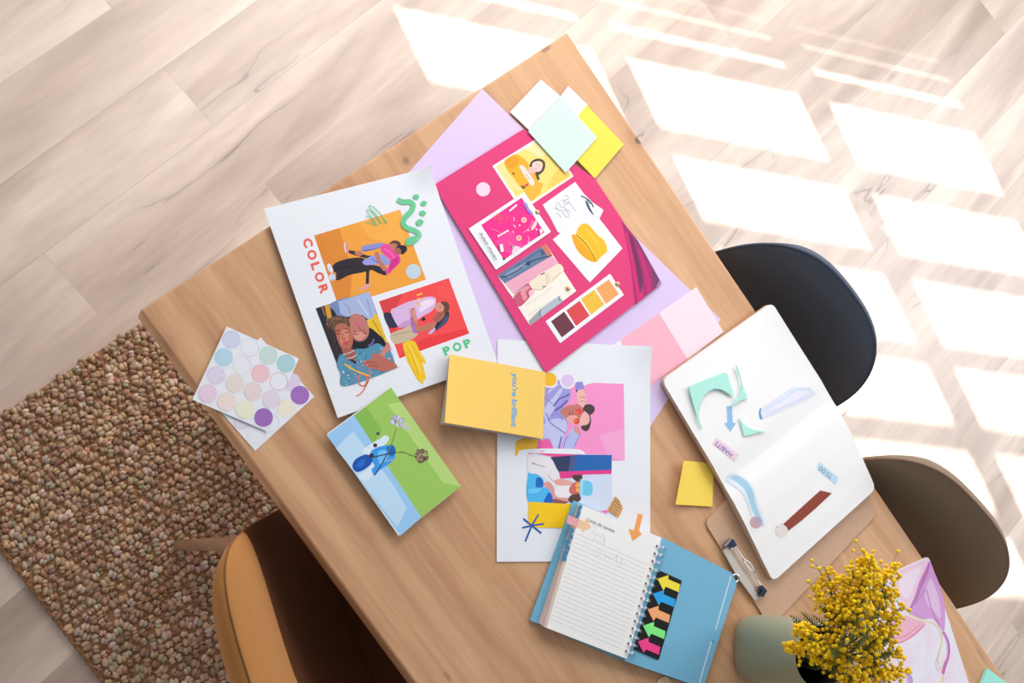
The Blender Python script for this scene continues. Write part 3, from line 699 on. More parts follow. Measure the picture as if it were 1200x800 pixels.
prints('note_card', mb, Z2, [
    ('p', (240, 240, 244), [(62, 228), (280, 75), (340, 155), (395, 210), (470, 262), (455, 295), (440, 325), (300, 460), (165, 412), (112, 310)]),
    ('p', (246, 246, 248), [(130, 460), (165, 432), (210, 385), (300, 350), (440, 318), (597, 520), (378, 748)])]
    + [('l', (228, 228, 234), [(130 + 46 * i, 450 - 25 * i), (372 + 46 * i, 735 - 46 * i)], 1.6) for i in range(1, 5)]
    + [('l', (228, 228, 234), [(170 + 44 * i, 505 + 46 * i), (400 + 36 * i, 330 + 46 * i)], 1.6) for i in range(0, 5)]
    + [('s', (250, 192, 36), [(285, 425), (295, 390), (318, 362), (345, 352), (375, 366), (430, 430), (470, 462), (493, 510), (490, 545), (455, 575), (418, 612), (375, 600), (315, 555), (272, 490), (258, 430), (272, 428)]),
       ('s', (244, 172, 30), [(258, 430), (280, 432), (340, 500), (410, 600), (375, 602), (310, 552), (272, 490)]),
       ('cl', (150, 96, 30), [(284, 426), (320, 455), (360, 500), (395, 560), (420, 606)], 5), ('cl', (255, 226, 130), [(292, 424), (330, 452), (370, 498), (405, 556)], 4),
       ('cl', (252, 210, 90), [(330, 375), (380, 420), (440, 500)], 5), ('cl', (240, 170, 36), [(370, 372), (400, 410), (430, 440)], 4),
       ('cl', (66, 78, 100), [(318, 168), (352, 184), (385, 212), (402, 244)], 9), ('s', (74, 92, 118), [(350, 196), (366, 214), (382, 250), (405, 298), (378, 272), (356, 232)]), ('cl', (80, 92, 116), [(352, 180), (370, 210), (385, 222)], 5)]
    + [('cl', (120, 120, 130), pts, 2.6) for pts in (
        [(205, 178), (225, 165), (235, 185), (215, 200), (228, 215), (240, 200)], [(185, 200), (210, 195), (200, 220), (225, 225), (240, 215), (262, 240), (275, 262), (292, 268)],
        [(150, 212), (172, 215), (185, 245), (205, 240), (215, 255), (235, 290), (242, 300)], [(140, 262), (155, 250), (172, 270), (190, 262), (205, 290), (220, 312), (240, 305)],
        [(145, 292), (165, 288), (178, 300), (185, 318)], [(165, 225), (150, 245), (170, 262)], [(205, 268), (230, 262), (250, 285)])], tr=(625, 200, 5.714))
prints('picture_card', mb, Z2, [
    ('p', (250, 242, 228), [(57, 310), (468, 38), (730, 443), (335, 737), (240, 590), (205, 520), (150, 450)]),
    ('p', (104, 126, 160), [(57, 310), (468, 38), (525, 140), (120, 378)]), ('p', (134, 154, 186), [(120, 300), (300, 195), (330, 215), (150, 330)]),
    ('cl', (48, 58, 82), [(75, 325), (140, 315), (240, 262), (320, 200), (420, 165), (520, 140)], 9), ('cl', (66, 80, 112), [(200, 240), (300, 178), (380, 120), (440, 90)], 6),
    ('p', (58, 72, 104), [(300, 195), (345, 185), (335, 225), (305, 225)]), ('p', (76, 96, 132), [(420, 95), (450, 90), (465, 130), (430, 140)]), ('cl', (150, 170, 200), [(160, 285), (230, 250), (290, 225)], 5),
    ('p', (218, 122, 98), [(425, 67), (468, 38), (524, 132), (485, 145), (450, 90)]),
    ('p', (242, 178, 198), [(120, 378), (525, 140), (575, 208), (430, 292), (330, 372), (195, 470)])]
    + [('l', (226, 148, 176), [(130 + 12 * i, 392 + 14 * i), (520 + 9 * i, 152 + 13 * i)], 3) for i in range(5)]
    + [('s', (206, 92, 118), [(198, 490), (260, 430), (320, 382), (352, 420), (345, 470), (320, 510), (250, 575), (215, 545)]), ('s', (238, 150, 160), [(255, 440), (300, 400), (335, 410), (300, 450), (310, 500), (280, 520)]),
       ('s', (246, 196, 204), [(325, 450), (350, 432), (375, 445), (360, 475), (335, 485)]),
       ('s', (246, 230, 208), [(335, 370), (430, 300), (575, 212), (622, 268), (560, 330), (480, 398), (420, 425), (360, 425)]), ('cl', (214, 178, 130), [(350, 425), (420, 430), (470, 400), (480, 350), (470, 290)], 6),
       ('cl', (224, 186, 120), [(520, 360), (560, 320), (600, 285)], 7), ('cl', (110, 60, 60), [(425, 305), (450, 292), (462, 290)], 9), ('cl', (90, 60, 50), [(440, 408), (465, 402)], 8), ('cl', (222, 196, 160), [(480, 290), (500, 330), (495, 370)], 5),
       ('cl', (232, 214, 190), [(300, 560), (400, 500), (520, 410)], 5), ('cl', (232, 214, 190), [(320, 650), (430, 580), (600, 480)], 5),
       ('p', (160, 168, 172), [(335, 737), (322, 700), (430, 592), (425, 668)]), ('p', (182, 194, 204), [(425, 668), (435, 590), (580, 485), (620, 528)]), ('cl', (80, 90, 96), [(432, 595), (420, 630), (428, 665)], 7),
       ('cl', (84, 96, 110), [(590, 488), (582, 515), (600, 530)], 6), ('cl', (120, 60, 70), [(200, 470), (260, 420), (330, 372)], 5)], tr=(575, 280, 7.27))
prints('swatch_strip', mb, Z2, [
    ('p', (244, 244, 246), [(48, 347), (443, 55), (528, 185), (138, 480)]), ('p', (112, 56, 68), [(82, 347), (162, 287), (228, 383), (148, 445)]),
    ('p', (226, 74, 80), [(175, 280), (257, 220), (318, 312), (235, 375)]), ('p', (244, 194, 66), [(265, 210), (347, 152), (408, 243), (327, 306)]),
    ('p', (246, 168, 96), [(358, 145), (435, 90), (497, 180), (417, 240)])], tr=(630, 310, 5.217))
PIN = plain('brass_pin', (226, 178, 128), 0.3, metal=0.35)
for px, py in ((629.5, 248.5), (665.5, 337.8), (723.5, 332.6)):
    c = T(px, py, ZM); B().lathe(c, [(0.0001, .0036), (.002, .0033), (.0036, .0024), (.0044, .001), (.0046, 0)], 20).build('push_pin', PIN, mb, True)

# --- cards at the top corner
sheet('white_card', [(634, 93), (657, 113), (628, 160), (597.5, 131)], Z_CARDS - 2.0 * mm, .4 * mm, paper_mat('white_card_paper', (240, 238, 242)),
      'white card behind the mint green card, left of the two white ones', 'paper')
sheet('white_card', [(666, 100.5), (689, 123), (672, 150), (650, 122)], Z_CARDS - 2.0 * mm, .4 * mm, paper_mat('white_card_paper', (240, 238, 242)),
      'white card corner showing between the mint and yellow cards', 'paper')
sheet('yellow_card', [(687.5, 123), (731, 169), (697, 209), (655, 165)], Z_CARDS - .7 * mm, .4 * mm, paper_mat('yellow_card_paper', (252, 224, 84)),
      'bright yellow square card near the dark knot of the table', 'paper')
mc = sheet('mint_card', [(657, 114), (700, 161), (663, 202.5), (619, 154)], Z_CARDS + 1.6 * mm, .4 * mm, paper_mat('mint_card_paper', (214, 237, 223)),
      'pale mint green square card over the top corner of the moodboard', 'paper')

# --- COLOR POP poster
po = sheet('collage_poster', [(309.5, 244.5), (503, 196), (583, 424), (395.8, 489.5)], Z_POST, .3 * mm, paper_mat('white_print_paper', WHITE),
           'white COLOR POP collage poster with orange and red photos of couples', 'poster', lifts=(((503, 196), .008, .06),))
ZP = Z_POST + .05 * mm
SK1, SK2 = (196, 120, 100), (172, 98, 86)
prints('printed_photo', po, ZP, [
    ('p', (246, 164, 60), [(32, 144), (435, 22), (557, 350), (148, 478)]), ('p', (228, 140, 52), [(32, 144), (150, 108), (210, 300), (200, 462), (148, 478)]),
    ('p', (250, 176, 74), [(240, 82), (435, 22), (500, 200), (460, 190), (300, 160)]),
    ('s', (46, 38, 46), [(116, 290), (140, 268), (200, 250), (262, 250), (302, 285), (275, 312), (200, 328), (150, 352), (132, 347), (136, 320), (118, 310)]),
    ('p', (30, 24, 32), [(120, 300), (180, 285), (260, 280), (180, 295)]),
    ('s', (226, 230, 238), [(94, 280), (106, 276), (122, 305), (114, 320), (98, 302)]), ('s', (206, 214, 232), [(104, 330), (125, 322), (134, 345), (118, 356), (104, 346)]),
    ('s', (58, 44, 46), [(188, 212), (230, 218), (275, 235), (322, 243), (322, 258), (265, 248), (225, 236), (192, 224)]),
    ('s', (226, 150, 140), [(177, 175), (186, 172), (196, 205), (190, 228), (178, 222), (174, 195)]), ('cl', (236, 226, 226), [(176, 176), (176, 200), (180, 222)], 5),
    ('s', SK1, [(222, 222), (245, 215), (262, 230), (240, 240)]),
    ('s', (146, 146, 206), [(255, 196), (300, 184), (355, 178), (362, 196), (315, 208), (262, 218)]), ('p', (110, 108, 176), [(262, 212), (315, 204), (360, 194), (315, 210), (264, 220)]),
    ('s', (46, 36, 44), [(272, 285), (330, 285), (372, 312), (368, 330), (335, 320), (296, 305), (290, 340), (288, 375), (275, 378), (276, 320)]),
    ('s', (232, 164, 152), [(246, 398), (262, 378), (290, 369), (298, 380), (270, 398)]),
    ('s', (152, 158, 222), [(260, 265), (300, 240), (350, 232), (388, 262), (374, 282), (330, 278), (275, 282)]), ('cl', (108, 110, 180), [(300, 250), (330, 270), (350, 275)], 5),
    ('s', SK1, [(316, 225), (332, 222), (348, 262), (374, 300), (356, 308), (328, 265)]), ('s', SK1, [(352, 195), (372, 186), (380, 200), (360, 225), (344, 215)]),
    ('s', (240, 70, 160), [(344, 196), (372, 182), (400, 205), (430, 232), (436, 268), (405, 300), (378, 326), (368, 312), (390, 262), (360, 232)]),
    ('p', (210, 50, 136), [(392, 262), (425, 240), (432, 266), (380, 322)]), ('cl', (250, 120, 186), [(362, 205), (390, 225), (410, 250)], 5),
    ('s', (98, 60, 50), [(384, 182), (408, 166), (436, 176), (434, 196), (410, 192)]), ('s', SK1, [(386, 186), (410, 180), (424, 192), (412, 208), (392, 206)]),
    ('s', (38, 32, 40), [(414, 204), (430, 190), (462, 192), (468, 212), (448, 232), (436, 226)]), ('s', SK2, [(408, 208), (428, 200), (440, 214), (436, 230), (414, 228)]),
    ('c', (198, 216, 224), (498, 312), 35),
] + [('c', (216, 92, 60), (52 + 7 * i + (i % 2) * 6, 160 + 19 * i), 2) for i in range(14)] + [('c', (216, 92, 60), (66 + 7 * i, 150 + 19 * i), 2) for i in range(14)],
    tr=(360, 240, 4.0))
GR = (112, 202, 148)
prints('painted_squiggle', po, ZP + 1.0 * mm, [
    ('cl', GR, [(528, 268), (560, 282), (600, 282), (622, 302), (608, 338), (575, 372), (562, 408), (590, 438), (640, 455), (655, 478), (635, 500), (592, 528)], 30),
    ('s', GR, [(580, 500), (640, 480), (662, 492), (625, 530), (585, 535)]), ('cl', (170, 226, 190), [(585, 420), (640, 440), (660, 470), (640, 505)], 4),
    ('s', GR, [(620, 250), (636, 236), (655, 245), (650, 264), (630, 266)]), ('s', GR, [(665, 290), (682, 275), (702, 285), (692, 303), (672, 304)]),
    ('s', GR, [(658, 342), (678, 332), (697, 345), (685, 362), (664, 360)]), ('s', GR, [(638, 398), (662, 382), (682, 398), (668, 418), (644, 420)]),
    ('cl', GR, [(345, 370), (365, 368), (390, 402), (412, 420), (385, 378), (350, 335), (368, 332), (400, 366), (436, 408), (405, 355), (362, 310), (385, 310), (430, 350), (468, 408), (448, 385)], 4),
    ('cl', GR, [(343, 402), (370, 405), (405, 416)], 3.5)], tr=(360, 180, 5.0))
fp = [('p', (36, 38, 58), [(62, 130), (447, 8), (645, 560), (275, 692)]),
      ('s', (118, 140, 190), [(165, 98), (300, 52), (330, 120), (290, 190), (225, 188), (195, 150)]),
      ('p', (172, 184, 222), [(222, 82), (447, 8), (500, 165), (480, 200), (440, 212), (400, 180), (350, 160), (292, 192), (240, 170)]),
      ('cl', (140, 154, 200), [(260, 90), (300, 130), (310, 170)], 9), ('cl', (196, 206, 236), [(360, 60), (400, 120), (440, 180)], 14), ('cl', (140, 154, 200), [(430, 60), (450, 130), (470, 190)], 7),
      ('p', (216, 158, 52), [(126, 112), (162, 100), (178, 196), (146, 206)]), ('p', (150, 104, 50), [(100, 120), (112, 116), (136, 180), (124, 186)]),
      ('p', (238, 192, 48), [(492, 168), (506, 172), (578, 375), (545, 385), (500, 315), (440, 262), (430, 215), (470, 200)]), ('cl', (200, 148, 36), [(470, 215), (510, 280), (550, 350)], 9),
      ('s', (28, 26, 36), [(318, 345), (345, 372), (400, 378), (440, 345), (448, 272), (500, 305), (560, 365), (545, 402), (480, 420), (420, 440), (350, 420), (322, 390)]),
      ('cl', (124, 110, 190), [(440, 400), (470, 380), (480, 350)], 10),
      ('s', (196, 124, 112), [(302, 210), (330, 172), (375, 170), (415, 200), (438, 245), (446, 300), (425, 348), (385, 368), (345, 358), (315, 310), (298, 255)]),
      ('s', (220, 150, 132), [(340, 310), (385, 300), (420, 320), (390, 355), (350, 348)]), ('s', (226, 90, 130), [(345, 240), (362, 228), (384, 234), (372, 252), (352, 252)]),
      ('cl', (90, 50, 50), [(338, 312), (352, 318), (368, 312)], 6), ('cl', (90, 50, 50), [(402, 308), (418, 310), (432, 302)], 6), ('cl', (150, 80, 74), [(372, 262), (382, 285), (380, 300)], 8), ('cl', (80, 44, 48), [(398, 288), (415, 292)], 7), ('cl', (80, 44, 48), [(335, 296), (350, 300)], 7),
      ('cl', (190, 196, 220), [(296, 190), (340, 165), (390, 175)], 7),
      ('s', (104, 76, 58), [(132, 262), (150, 212), (205, 184), (268, 190), (306, 226), (302, 270), (250, 240), (212, 262), (198, 310), (205, 380), (180, 370), (160, 330)]),
      ('s', (58, 42, 42), [(130, 260), (160, 265), (195, 300), (205, 390), (235, 450), (210, 470), (165, 360)])]
random.seed(3)
for i in range(70): fp.append(('c', random.choice([(140, 104, 76), (86, 62, 50), (120, 88, 64)]), (140 + random.random() * 155, 262 - math.sin((random.random()) * 3.1) * 68 + random.random() * 14), random.uniform(4, 8)))
fp += [('s', (186, 108, 88), [(204, 262), (250, 235), (298, 262), (322, 310), (330, 370), (315, 415), (285, 432), (250, 420), (222, 370), (206, 310)]),
       ('s', (214, 136, 110), [(250, 290), (290, 280), (300, 330), (290, 380), (250, 390), (235, 340)]), ('cl', (92, 50, 44), [(205, 298), (222, 290), (240, 292)], 6), ('cl', (92, 50, 44), [(268, 282), (285, 276), (302, 282)], 6),
       ('cl', (92, 50, 44), [(212, 312), (226, 316), (240, 312)], 6), ('cl', (92, 50, 44), [(272, 302), (288, 304), (304, 298)], 6), ('cl', (150, 80, 66), [(256, 310), (250, 345), (262, 356), (274, 346)], 7),
       ('s', (206, 80, 90), [(256, 376), (276, 366), (300, 368), (290, 388), (266, 394)]),
       ('s', (168, 94, 78), [(252, 425), (318, 420), (350, 445), (354, 490), (330, 500), (285, 492), (262, 460)]),
       ('s', (84, 148, 176), [(215, 540), (232, 470), (262, 462), (290, 495), (330, 502), (356, 480), (350, 425), (420, 420), (500, 382), (545, 402), (600, 440), (642, 550), (645, 560), (275, 692), (240, 600)])]
pal = [(222, 92, 84), (236, 226, 226), (40, 70, 120), (120, 190, 206), (52, 110, 150), (240, 150, 120)]
for i in range(170):
    x = random.uniform(225, 620); y = random.uniform(395, 680)
    lo = 385 if x > 480 else (425 if x > 350 else 480)
    if y < lo + 12 or y > 690 - (x - 275) * 0.355 - 8 or x < 215 + (y - 540) * 0.42: continue
    a = random.choice((1.05, 1.25, 0.3)); l = random.uniform(8, 15)
    fp.append(('l', random.choice(pal), [(x, y), (x + l * math.cos(a), y + l * math.sin(a))], random.uniform(4, 8)))
fp += [('cl', (210, 214, 226), [(258, 462), (300, 452), (346, 430)], 6), ('cl', (210, 214, 226), [(285, 492), (330, 482), (356, 462)], 6), ('p', (60, 34, 34), [(300, 500), (330, 500), (360, 520), (345, 530)]),
       ('s', (216, 132, 122), [(520, 470), (552, 420), (580, 372), (600, 420), (560, 462), (548, 490)]),
       ('s', (190, 108, 88), [(412, 510), (470, 490), (470, 455), (520, 462), (580, 500), (625, 520), (645, 555), (560, 585), (500, 572), (440, 555), (408, 530)]),
       ('cl', (140, 74, 62), [(420, 522), (470, 518), (505, 530)], 5), ('cl', (140, 74, 62), [(440, 545), (490, 545), (520, 552)], 5), ('c', (240, 110, 150), (412, 512), 6), ('c', (240, 110, 150), (430, 540), 6), ('c', (240, 110, 150), (450, 560), 6), ('c', (240, 110, 150), (478, 470), 6),
       ('cl', (244, 196, 64), [(268, 530), (350, 580), (462, 622)], 11),
       ('cl', (240, 112, 96), [(446, 570), (452, 620), (425, 680), (385, 682), (368, 645), (382, 612), (412, 612), (432, 640), (418, 700), (385, 745), (354, 762)], 8)]
prints('printed_photo', po, ZP + .3 * mm, fp, tr=(360, 340, 6.15))
prints('printed_photo', po, ZP, [
    ('p', (249, 78, 78), [(25, 203), (528, 35), (676, 434), (173, 613)]), ('p', (222, 64, 66), [(25, 203), (200, 145), (150, 245), (110, 290), (150, 380), (140, 520), (173, 613)]),
    ('p', (240, 60, 64), [(200, 560), (173, 613), (676, 434), (640, 400), (350, 470)]),
    ('s', (44, 52, 74), [(58, 294), (112, 288), (150, 340), (165, 382), (98, 390)]), ('s', (206, 186, 156), [(108, 440), (200, 400), (255, 372), (300, 420), (298, 450), (240, 485), (138, 508)]), ('cl', (170, 148, 122), [(120, 450), (200, 430), (270, 420)], 5),
    ('s', (224, 186, 226), [(110, 276), (150, 245), (240, 205), (300, 190), (360, 172), (425, 174), (436, 212), (410, 268), (340, 310), (282, 350), (240, 372), (190, 392), (160, 380)]),
    ('s', (200, 156, 206), [(165, 385), (200, 350), (240, 340), (250, 370), (200, 392)]), ('s', (242, 222, 242), [(320, 215), (370, 190), (420, 190), (420, 220), (360, 260), (320, 280)]), ('cl', (196, 150, 200), [(240, 250), (250, 310), (270, 360)], 6),
    ('s', (176, 110, 190), [(250, 320), (275, 330), (305, 400), (302, 432), (272, 425), (255, 370)]),
    ('s', SK1, [(255, 262), (280, 250), (290, 290), (306, 345), (322, 382), (400, 355), (440, 358), (430, 395), (360, 415), (305, 425), (285, 385), (262, 325)]),
    ('s', (220, 150, 130), [(262, 270), (278, 258), (288, 300), (300, 350), (288, 350), (270, 310)]),
    ('s', (40, 38, 52), [(496, 274), (522, 272), (532, 300), (520, 345), (480, 385), (435, 412), (428, 388), (450, 350), (490, 320)]), ('s', (70, 78, 120), [(500, 320), (525, 300), (522, 340), (470, 390), (440, 410)]),
    ('s', (202, 178, 232), [(380, 430), (410, 405), (430, 392), (428, 412), (400, 438)]),
    ('s', SK2, [(414, 330), (430, 300), (455, 282), (495, 280), (500, 305), (465, 345), (430, 352)]), ('cl', (60, 30, 36), [(462, 300), (476, 296)], 5), ('l', (190, 50, 60), [(448, 322), (458, 330)], 5),
    ('s', (222, 150, 128), [(430, 250), (440, 222), (470, 208), (495, 225), (492, 262), (470, 278), (440, 268)]), ('s', (104, 66, 52), [(470, 212), (490, 202), (520, 212), (534, 245), (520, 282), (492, 280), (494, 240)]), ('cl', (60, 30, 36), [(462, 238), (474, 248)], 5),
    ('s', (36, 40, 40), [(330, 330), (350, 315), (362, 335), (340, 345)]),
    ('l', (252, 200, 46), [(298, 160), (338, 145)], 12), ('cl', (250, 196, 60), [(300, 184), (325, 184), (350, 192)], 9), ('l', (250, 196, 46), [(284, 210), (330, 238)], 10),
    ('s', (252, 204, 36), [(198, 520), (212, 498), (250, 485), (288, 498), (318, 560), (350, 610), (362, 640), (354, 655), (338, 640), (352, 700), (363, 762), (345, 770), (342, 798), (300, 765), (262, 695), (225, 625)]),
    ('cl', (206, 150, 40), [(225, 525), (265, 600), (310, 740)], 4), ('cl', (222, 166, 36), [(262, 515), (300, 590), (340, 640)], 4), ('cl', (255, 228, 120), [(240, 520), (290, 620), (330, 720)], 5), ('cl', (206, 150, 40), [(215, 560), (255, 660), (290, 740)], 3),
] + [('c', (250, 200, 180), (455 + 20 * (i % 5) + 5 * (i // 5), 100 + 22 * (i // 5) + 3 * (i % 5)), 2) for i in range(20)], tr=(440, 320, 6.15))
for k, (ch, a, c) in enumerate((('C', (354.6, 281), (358.2, 291)), ('O', (359.3, 294.5), (363, 305.5)), ('L', (364.2, 309), (366.8, 317)), ('O', (368.2, 320.5), (372, 331.5)), ('R', (373.2, 335), (376.6, 345)))):
    if k == 0: cl_ = B()
    text('lettering', po, ch, a, c, 9.6, ZP + .1 * mm, (240, 98, 88), bold=0.045)
for ch, a, c in (('P', (521.5, 416.5), (529.3, 413.2)), ('O', (532.5, 412.4), (542, 408.6)), ('P', (545.6, 408), (553.2, 404.8))):
    text('lettering', po, ch, a, c, 9.2, ZP + .1 * mm, (92, 200, 140), bold=0.05)

# --- flower postcard
pc = sheet('flower_postcard', [(383, 508), (458, 453.5), (540, 570), (467, 627.5)], Z_POST + 3.2 * mm, .4 * mm, paper_mat('postcard_board', (236, 238, 240), 0.35),
           'blue and green postcard showing dried flowers in small blue bottles', 'postcard')
fl_ = [('p', (160, 208, 246), [(12, 221), (155, 117), (506, 649), (397, 744)]), ('p', (198, 228, 250), [(60, 290), (150, 200), (360, 480), (430, 600), (380, 700)]),
       ('p', (162, 206, 98), [(155, 117), (347, -28), (712, 488), (506, 649)]), ('p', (190, 222, 128), [(330, 60), (400, 48), (712, 488), (620, 470)]), ('p', (140, 192, 84), [(155, 117), (215, 72), (300, 190), (255, 270)]),
       ('s', (228, 240, 252), [(198, 302), (250, 262), (290, 240), (318, 222), (338, 240), (300, 285), (235, 322)]), ('s', (226, 240, 252), [(180, 432), (225, 400), (262, 368), (284, 386), (232, 448), (198, 452)]),
       ('s', (60, 160, 236), [(248, 300), (320, 274), (362, 288), (368, 330), (350, 362), (290, 402), (262, 430), (246, 400), (262, 380), (245, 350)]), ('s', (120, 200, 250), [(280, 310), (320, 300), (330, 340), (290, 370)]),
       ('s', (24, 84, 180), [(146, 385), (160, 350), (195, 328), (225, 322), (250, 342), (242, 372), (205, 402), (168, 412)]), ('s', (40, 110, 204), [(165, 380), (190, 350), (215, 350), (200, 385)]),
       ('s', (30, 100, 190), [(325, 290), (350, 270), (370, 290), (368, 318), (345, 328)]),
       ('c', (60, 50, 60), (246, 327), 12), ('c', (70, 56, 60), (265, 274), 11), ('c', (90, 70, 110), (280, 213), 9),
       ('cl', (62, 66, 70), [(240, 340), (300, 325), (372, 312), (420, 312), (450, 326), (468, 328)], 6), ('cl', (130, 160, 60), [(372, 312), (410, 308), (445, 322), (468, 328)], 5),
       ('cl', (50, 70, 120), [(260, 432), (300, 370), (330, 312)], 6), ('cl', (120, 150, 60), [(330, 312), (352, 260), (365, 220), (375, 180)], 5), ('cl', (180, 170, 210), [(320, 360), (350, 350), (372, 352)], 6)]
random.seed(5)
for i in range(60):
    a, r = random.uniform(0, 6.28), random.random() ** .5 * 34; fl_.append(('c', random.choice([(196, 186, 226), (150, 136, 200), (226, 220, 240)]), (382 + r * math.cos(a), 148 + r * .8 * math.sin(a)), random.uniform(3, 7)))
for i in range(16): fl_.append(('c', (214, 206, 236), (425 + random.uniform(-14, 14), 170 + random.uniform(-20, 20)), random.uniform(3, 6)))
for i in range(130):
    a, r = random.uniform(0, 6.28), random.random() ** .5 * 36; fl_.append(('c', random.choice([(120, 96, 74), (164, 138, 108), (92, 72, 60), (190, 168, 140)]), (507 + r * math.cos(a), 328 + r * math.sin(a)), random.uniform(3, 6)))
prints('printed_photo', pc, Z_POST + 3.25 * mm, fl_, tr=(380, 460, 4.444))

# --- sticker sheets
S6 = (220, 375, 5.161)
def dots(o, z, L):
    it = []
    for kind, col, c in L:
        if col != (162, 112, 190) and col != (164, 112, 190): col = tuple(int(v + (242 - v) * .22) for v in col)
        if kind == 'r': it += [('r', col, c, 56, 4)]
        else:
            it += [('c', col, c, 56)]
            if kind == 'd':
                lt = tuple(min(255, v + 16) for v in col)
                for i in range(-3, 4):
                    for j in range(-3, 4):
                        if (i * i + j * j) < 10.5: it.append(('c', lt, (c[0] + 14 * i + (7 if j % 2 else 0), c[1] + 14 * j), 4))
    prints('dot_sticker_print', o, z, it, tr=S6)
sb_ = sheet('sticker_sheet', zz(*S6, [(440, 104), (766, 462), (408, 790), (100, 440)]), ZT + .9 * mm, .4 * mm, paper_mat('sticker_paper', (238, 239, 244), 0.4),
            'white sheet of round stickers lying underneath, with dark purple dot at its right corner', 'stickers')
dots(sb_, ZT + .95 * mm, [('c', (226, 206, 230), (627, 375)), ('d', (242, 228, 206), (596, 533)), ('r', (238, 222, 222), (500, 622)), ('r', (238, 214, 226), (414, 692)), ('d', (222, 208, 230), (330, 606)), ('d', (164, 112, 190), (679, 453))])
sa_ = sheet('sticker_sheet', zz(*S6, [(235, 38), (673, 232), (480, 672), (28, 480)]), ZT + 3.4 * mm, .4 * mm, paper_mat('sticker_paper', (238, 239, 244), 0.4),
            'top sheet of pastel round stickers, a purple dot near its lower corner', 'stickers')
dots(sa_, ZT + 3.45 * mm, [('d', (198, 206, 230), (264, 118)), ('r', (214, 206, 214), (376, 166)), ('d', (190, 214, 204), (487, 214)), ('c', (158, 206, 210), (594, 262)),
    ('d', (168, 208, 228), (217, 225)), ('r', (238, 218, 208), (329, 274)), ('d', (238, 184, 192), (440, 322)), ('r', (238, 172, 180), (551, 370)),
    ('d', (218, 206, 228), (171, 333)), ('c', (234, 216, 204), (284, 382)), ('d', (230, 206, 202), (394, 430)), ('d', (224, 208, 226), (505, 478)),
    ('d', (232, 196, 222), (121, 443)), ('d', (240, 214, 204), (235, 493)), ('d', (238, 232, 198), (347, 541)), ('c', (162, 112, 190), (459, 588))])

# --- yellow greeting card, slightly open
def make_greeting():
    hs = [0.010, 0.006, 0.008, 0.024]
    px = [(527, 415), (639.5, 436), (636, 514), (521, 495)]
    base = ZT + 8.6 * mm
    top = [T(x, y, base + h) for (x, y), h in zip(px, hs)]
    t = empty('greeting_card', T(580, 465, base), "yellow folded card reading you're brilliant, standing slightly open on the papers", 'card')
    n = 8; V = []; Fc = []
    for dz in (0, -.0006):
        for i in range(n + 1):
            for j in range(n + 1):
                u, v = i / n, j / n
                V.append(top[0] * (1 - u) * (1 - v) + top[1] * u * (1 - v) + top[2] * u * v + top[3] * (1 - u) * v + Vector((0, 0, dz)))
    m = n + 1
    for s in (0, 1):
        for i in range(n):
            for j in range(n):
                a = s * m * m + i * m + j; Fc.append((a, a + 1, a + m + 1, a + m) if s else (a + m, a + m + 1, a + 1, a))
    bd = [i * m for i in range(m)] + [n * m + j for j in range(1, m)] + [i * m + n for i in range(n - 1, -1, -1)] + [j for j in range(n - 1, 0, -1)]
    for a, c in zip(bd, bd[1:] + bd[:1]): Fc.append((a, c, c + m * m, a + m * m))
    cv = mesh('front_cover', V, Fc, paper_mat('yellow_card_cover', (252, 208, 106), 0.45), t)
    # inner white leaves, fanned between cover and back
    inner = paper_mat('card_inner_white', (226, 214, 208))
    P0 = [T(x, y, base + 0.0) for x, y in ((527, 416), (639, 437), (636, 516), (516, 497))]
    b = B()
    for k, f in enumerate((0.0, 0.35, 0.7)):
        pts = [P0[i].lerp(top[i] - Vector((0, 0, .0014)), f) for i in range(4)]
        V = pts + [p - Vector((0, 0, .0005)) for p in pts]
        b.add(V, [(3, 2, 1, 0), (4, 5, 6, 7), (0, 1, 5, 4), (1, 2, 6, 5), (2, 3, 7, 6), (3, 0, 4, 7)])
    b.build('inner_leaves', inner, t)
    def zf(x, y):
        # bilinear height over the cover by inverse mapping along its two directions
        ux, uy = (px[1][0] - px[0][0]), (px[1][1] - px[0][1]); vx, vy = (px[3][0] - px[0][0]), (px[3][1] - px[0][1])
        det = ux * vy - uy * vx; dx, dy = x - px[0][0], y - px[0][1]
        u = (dx * vy - dy * vx) / det; v = (ux * dy - uy * dx) / det
        return base + hs[0] * (1 - u) * (1 - v) + hs[1] * u * (1 - v) + hs[2] * u * v + hs[3] * (1 - u) * v + .00035
    text('lettering', cv, "you're brilliant", (600.7, 436.3), (599.2, 500.3), 6.5, 0, (60, 168, 232), bold=0.02, shear=0.16, zf=on_surface(cv))
make_greeting()

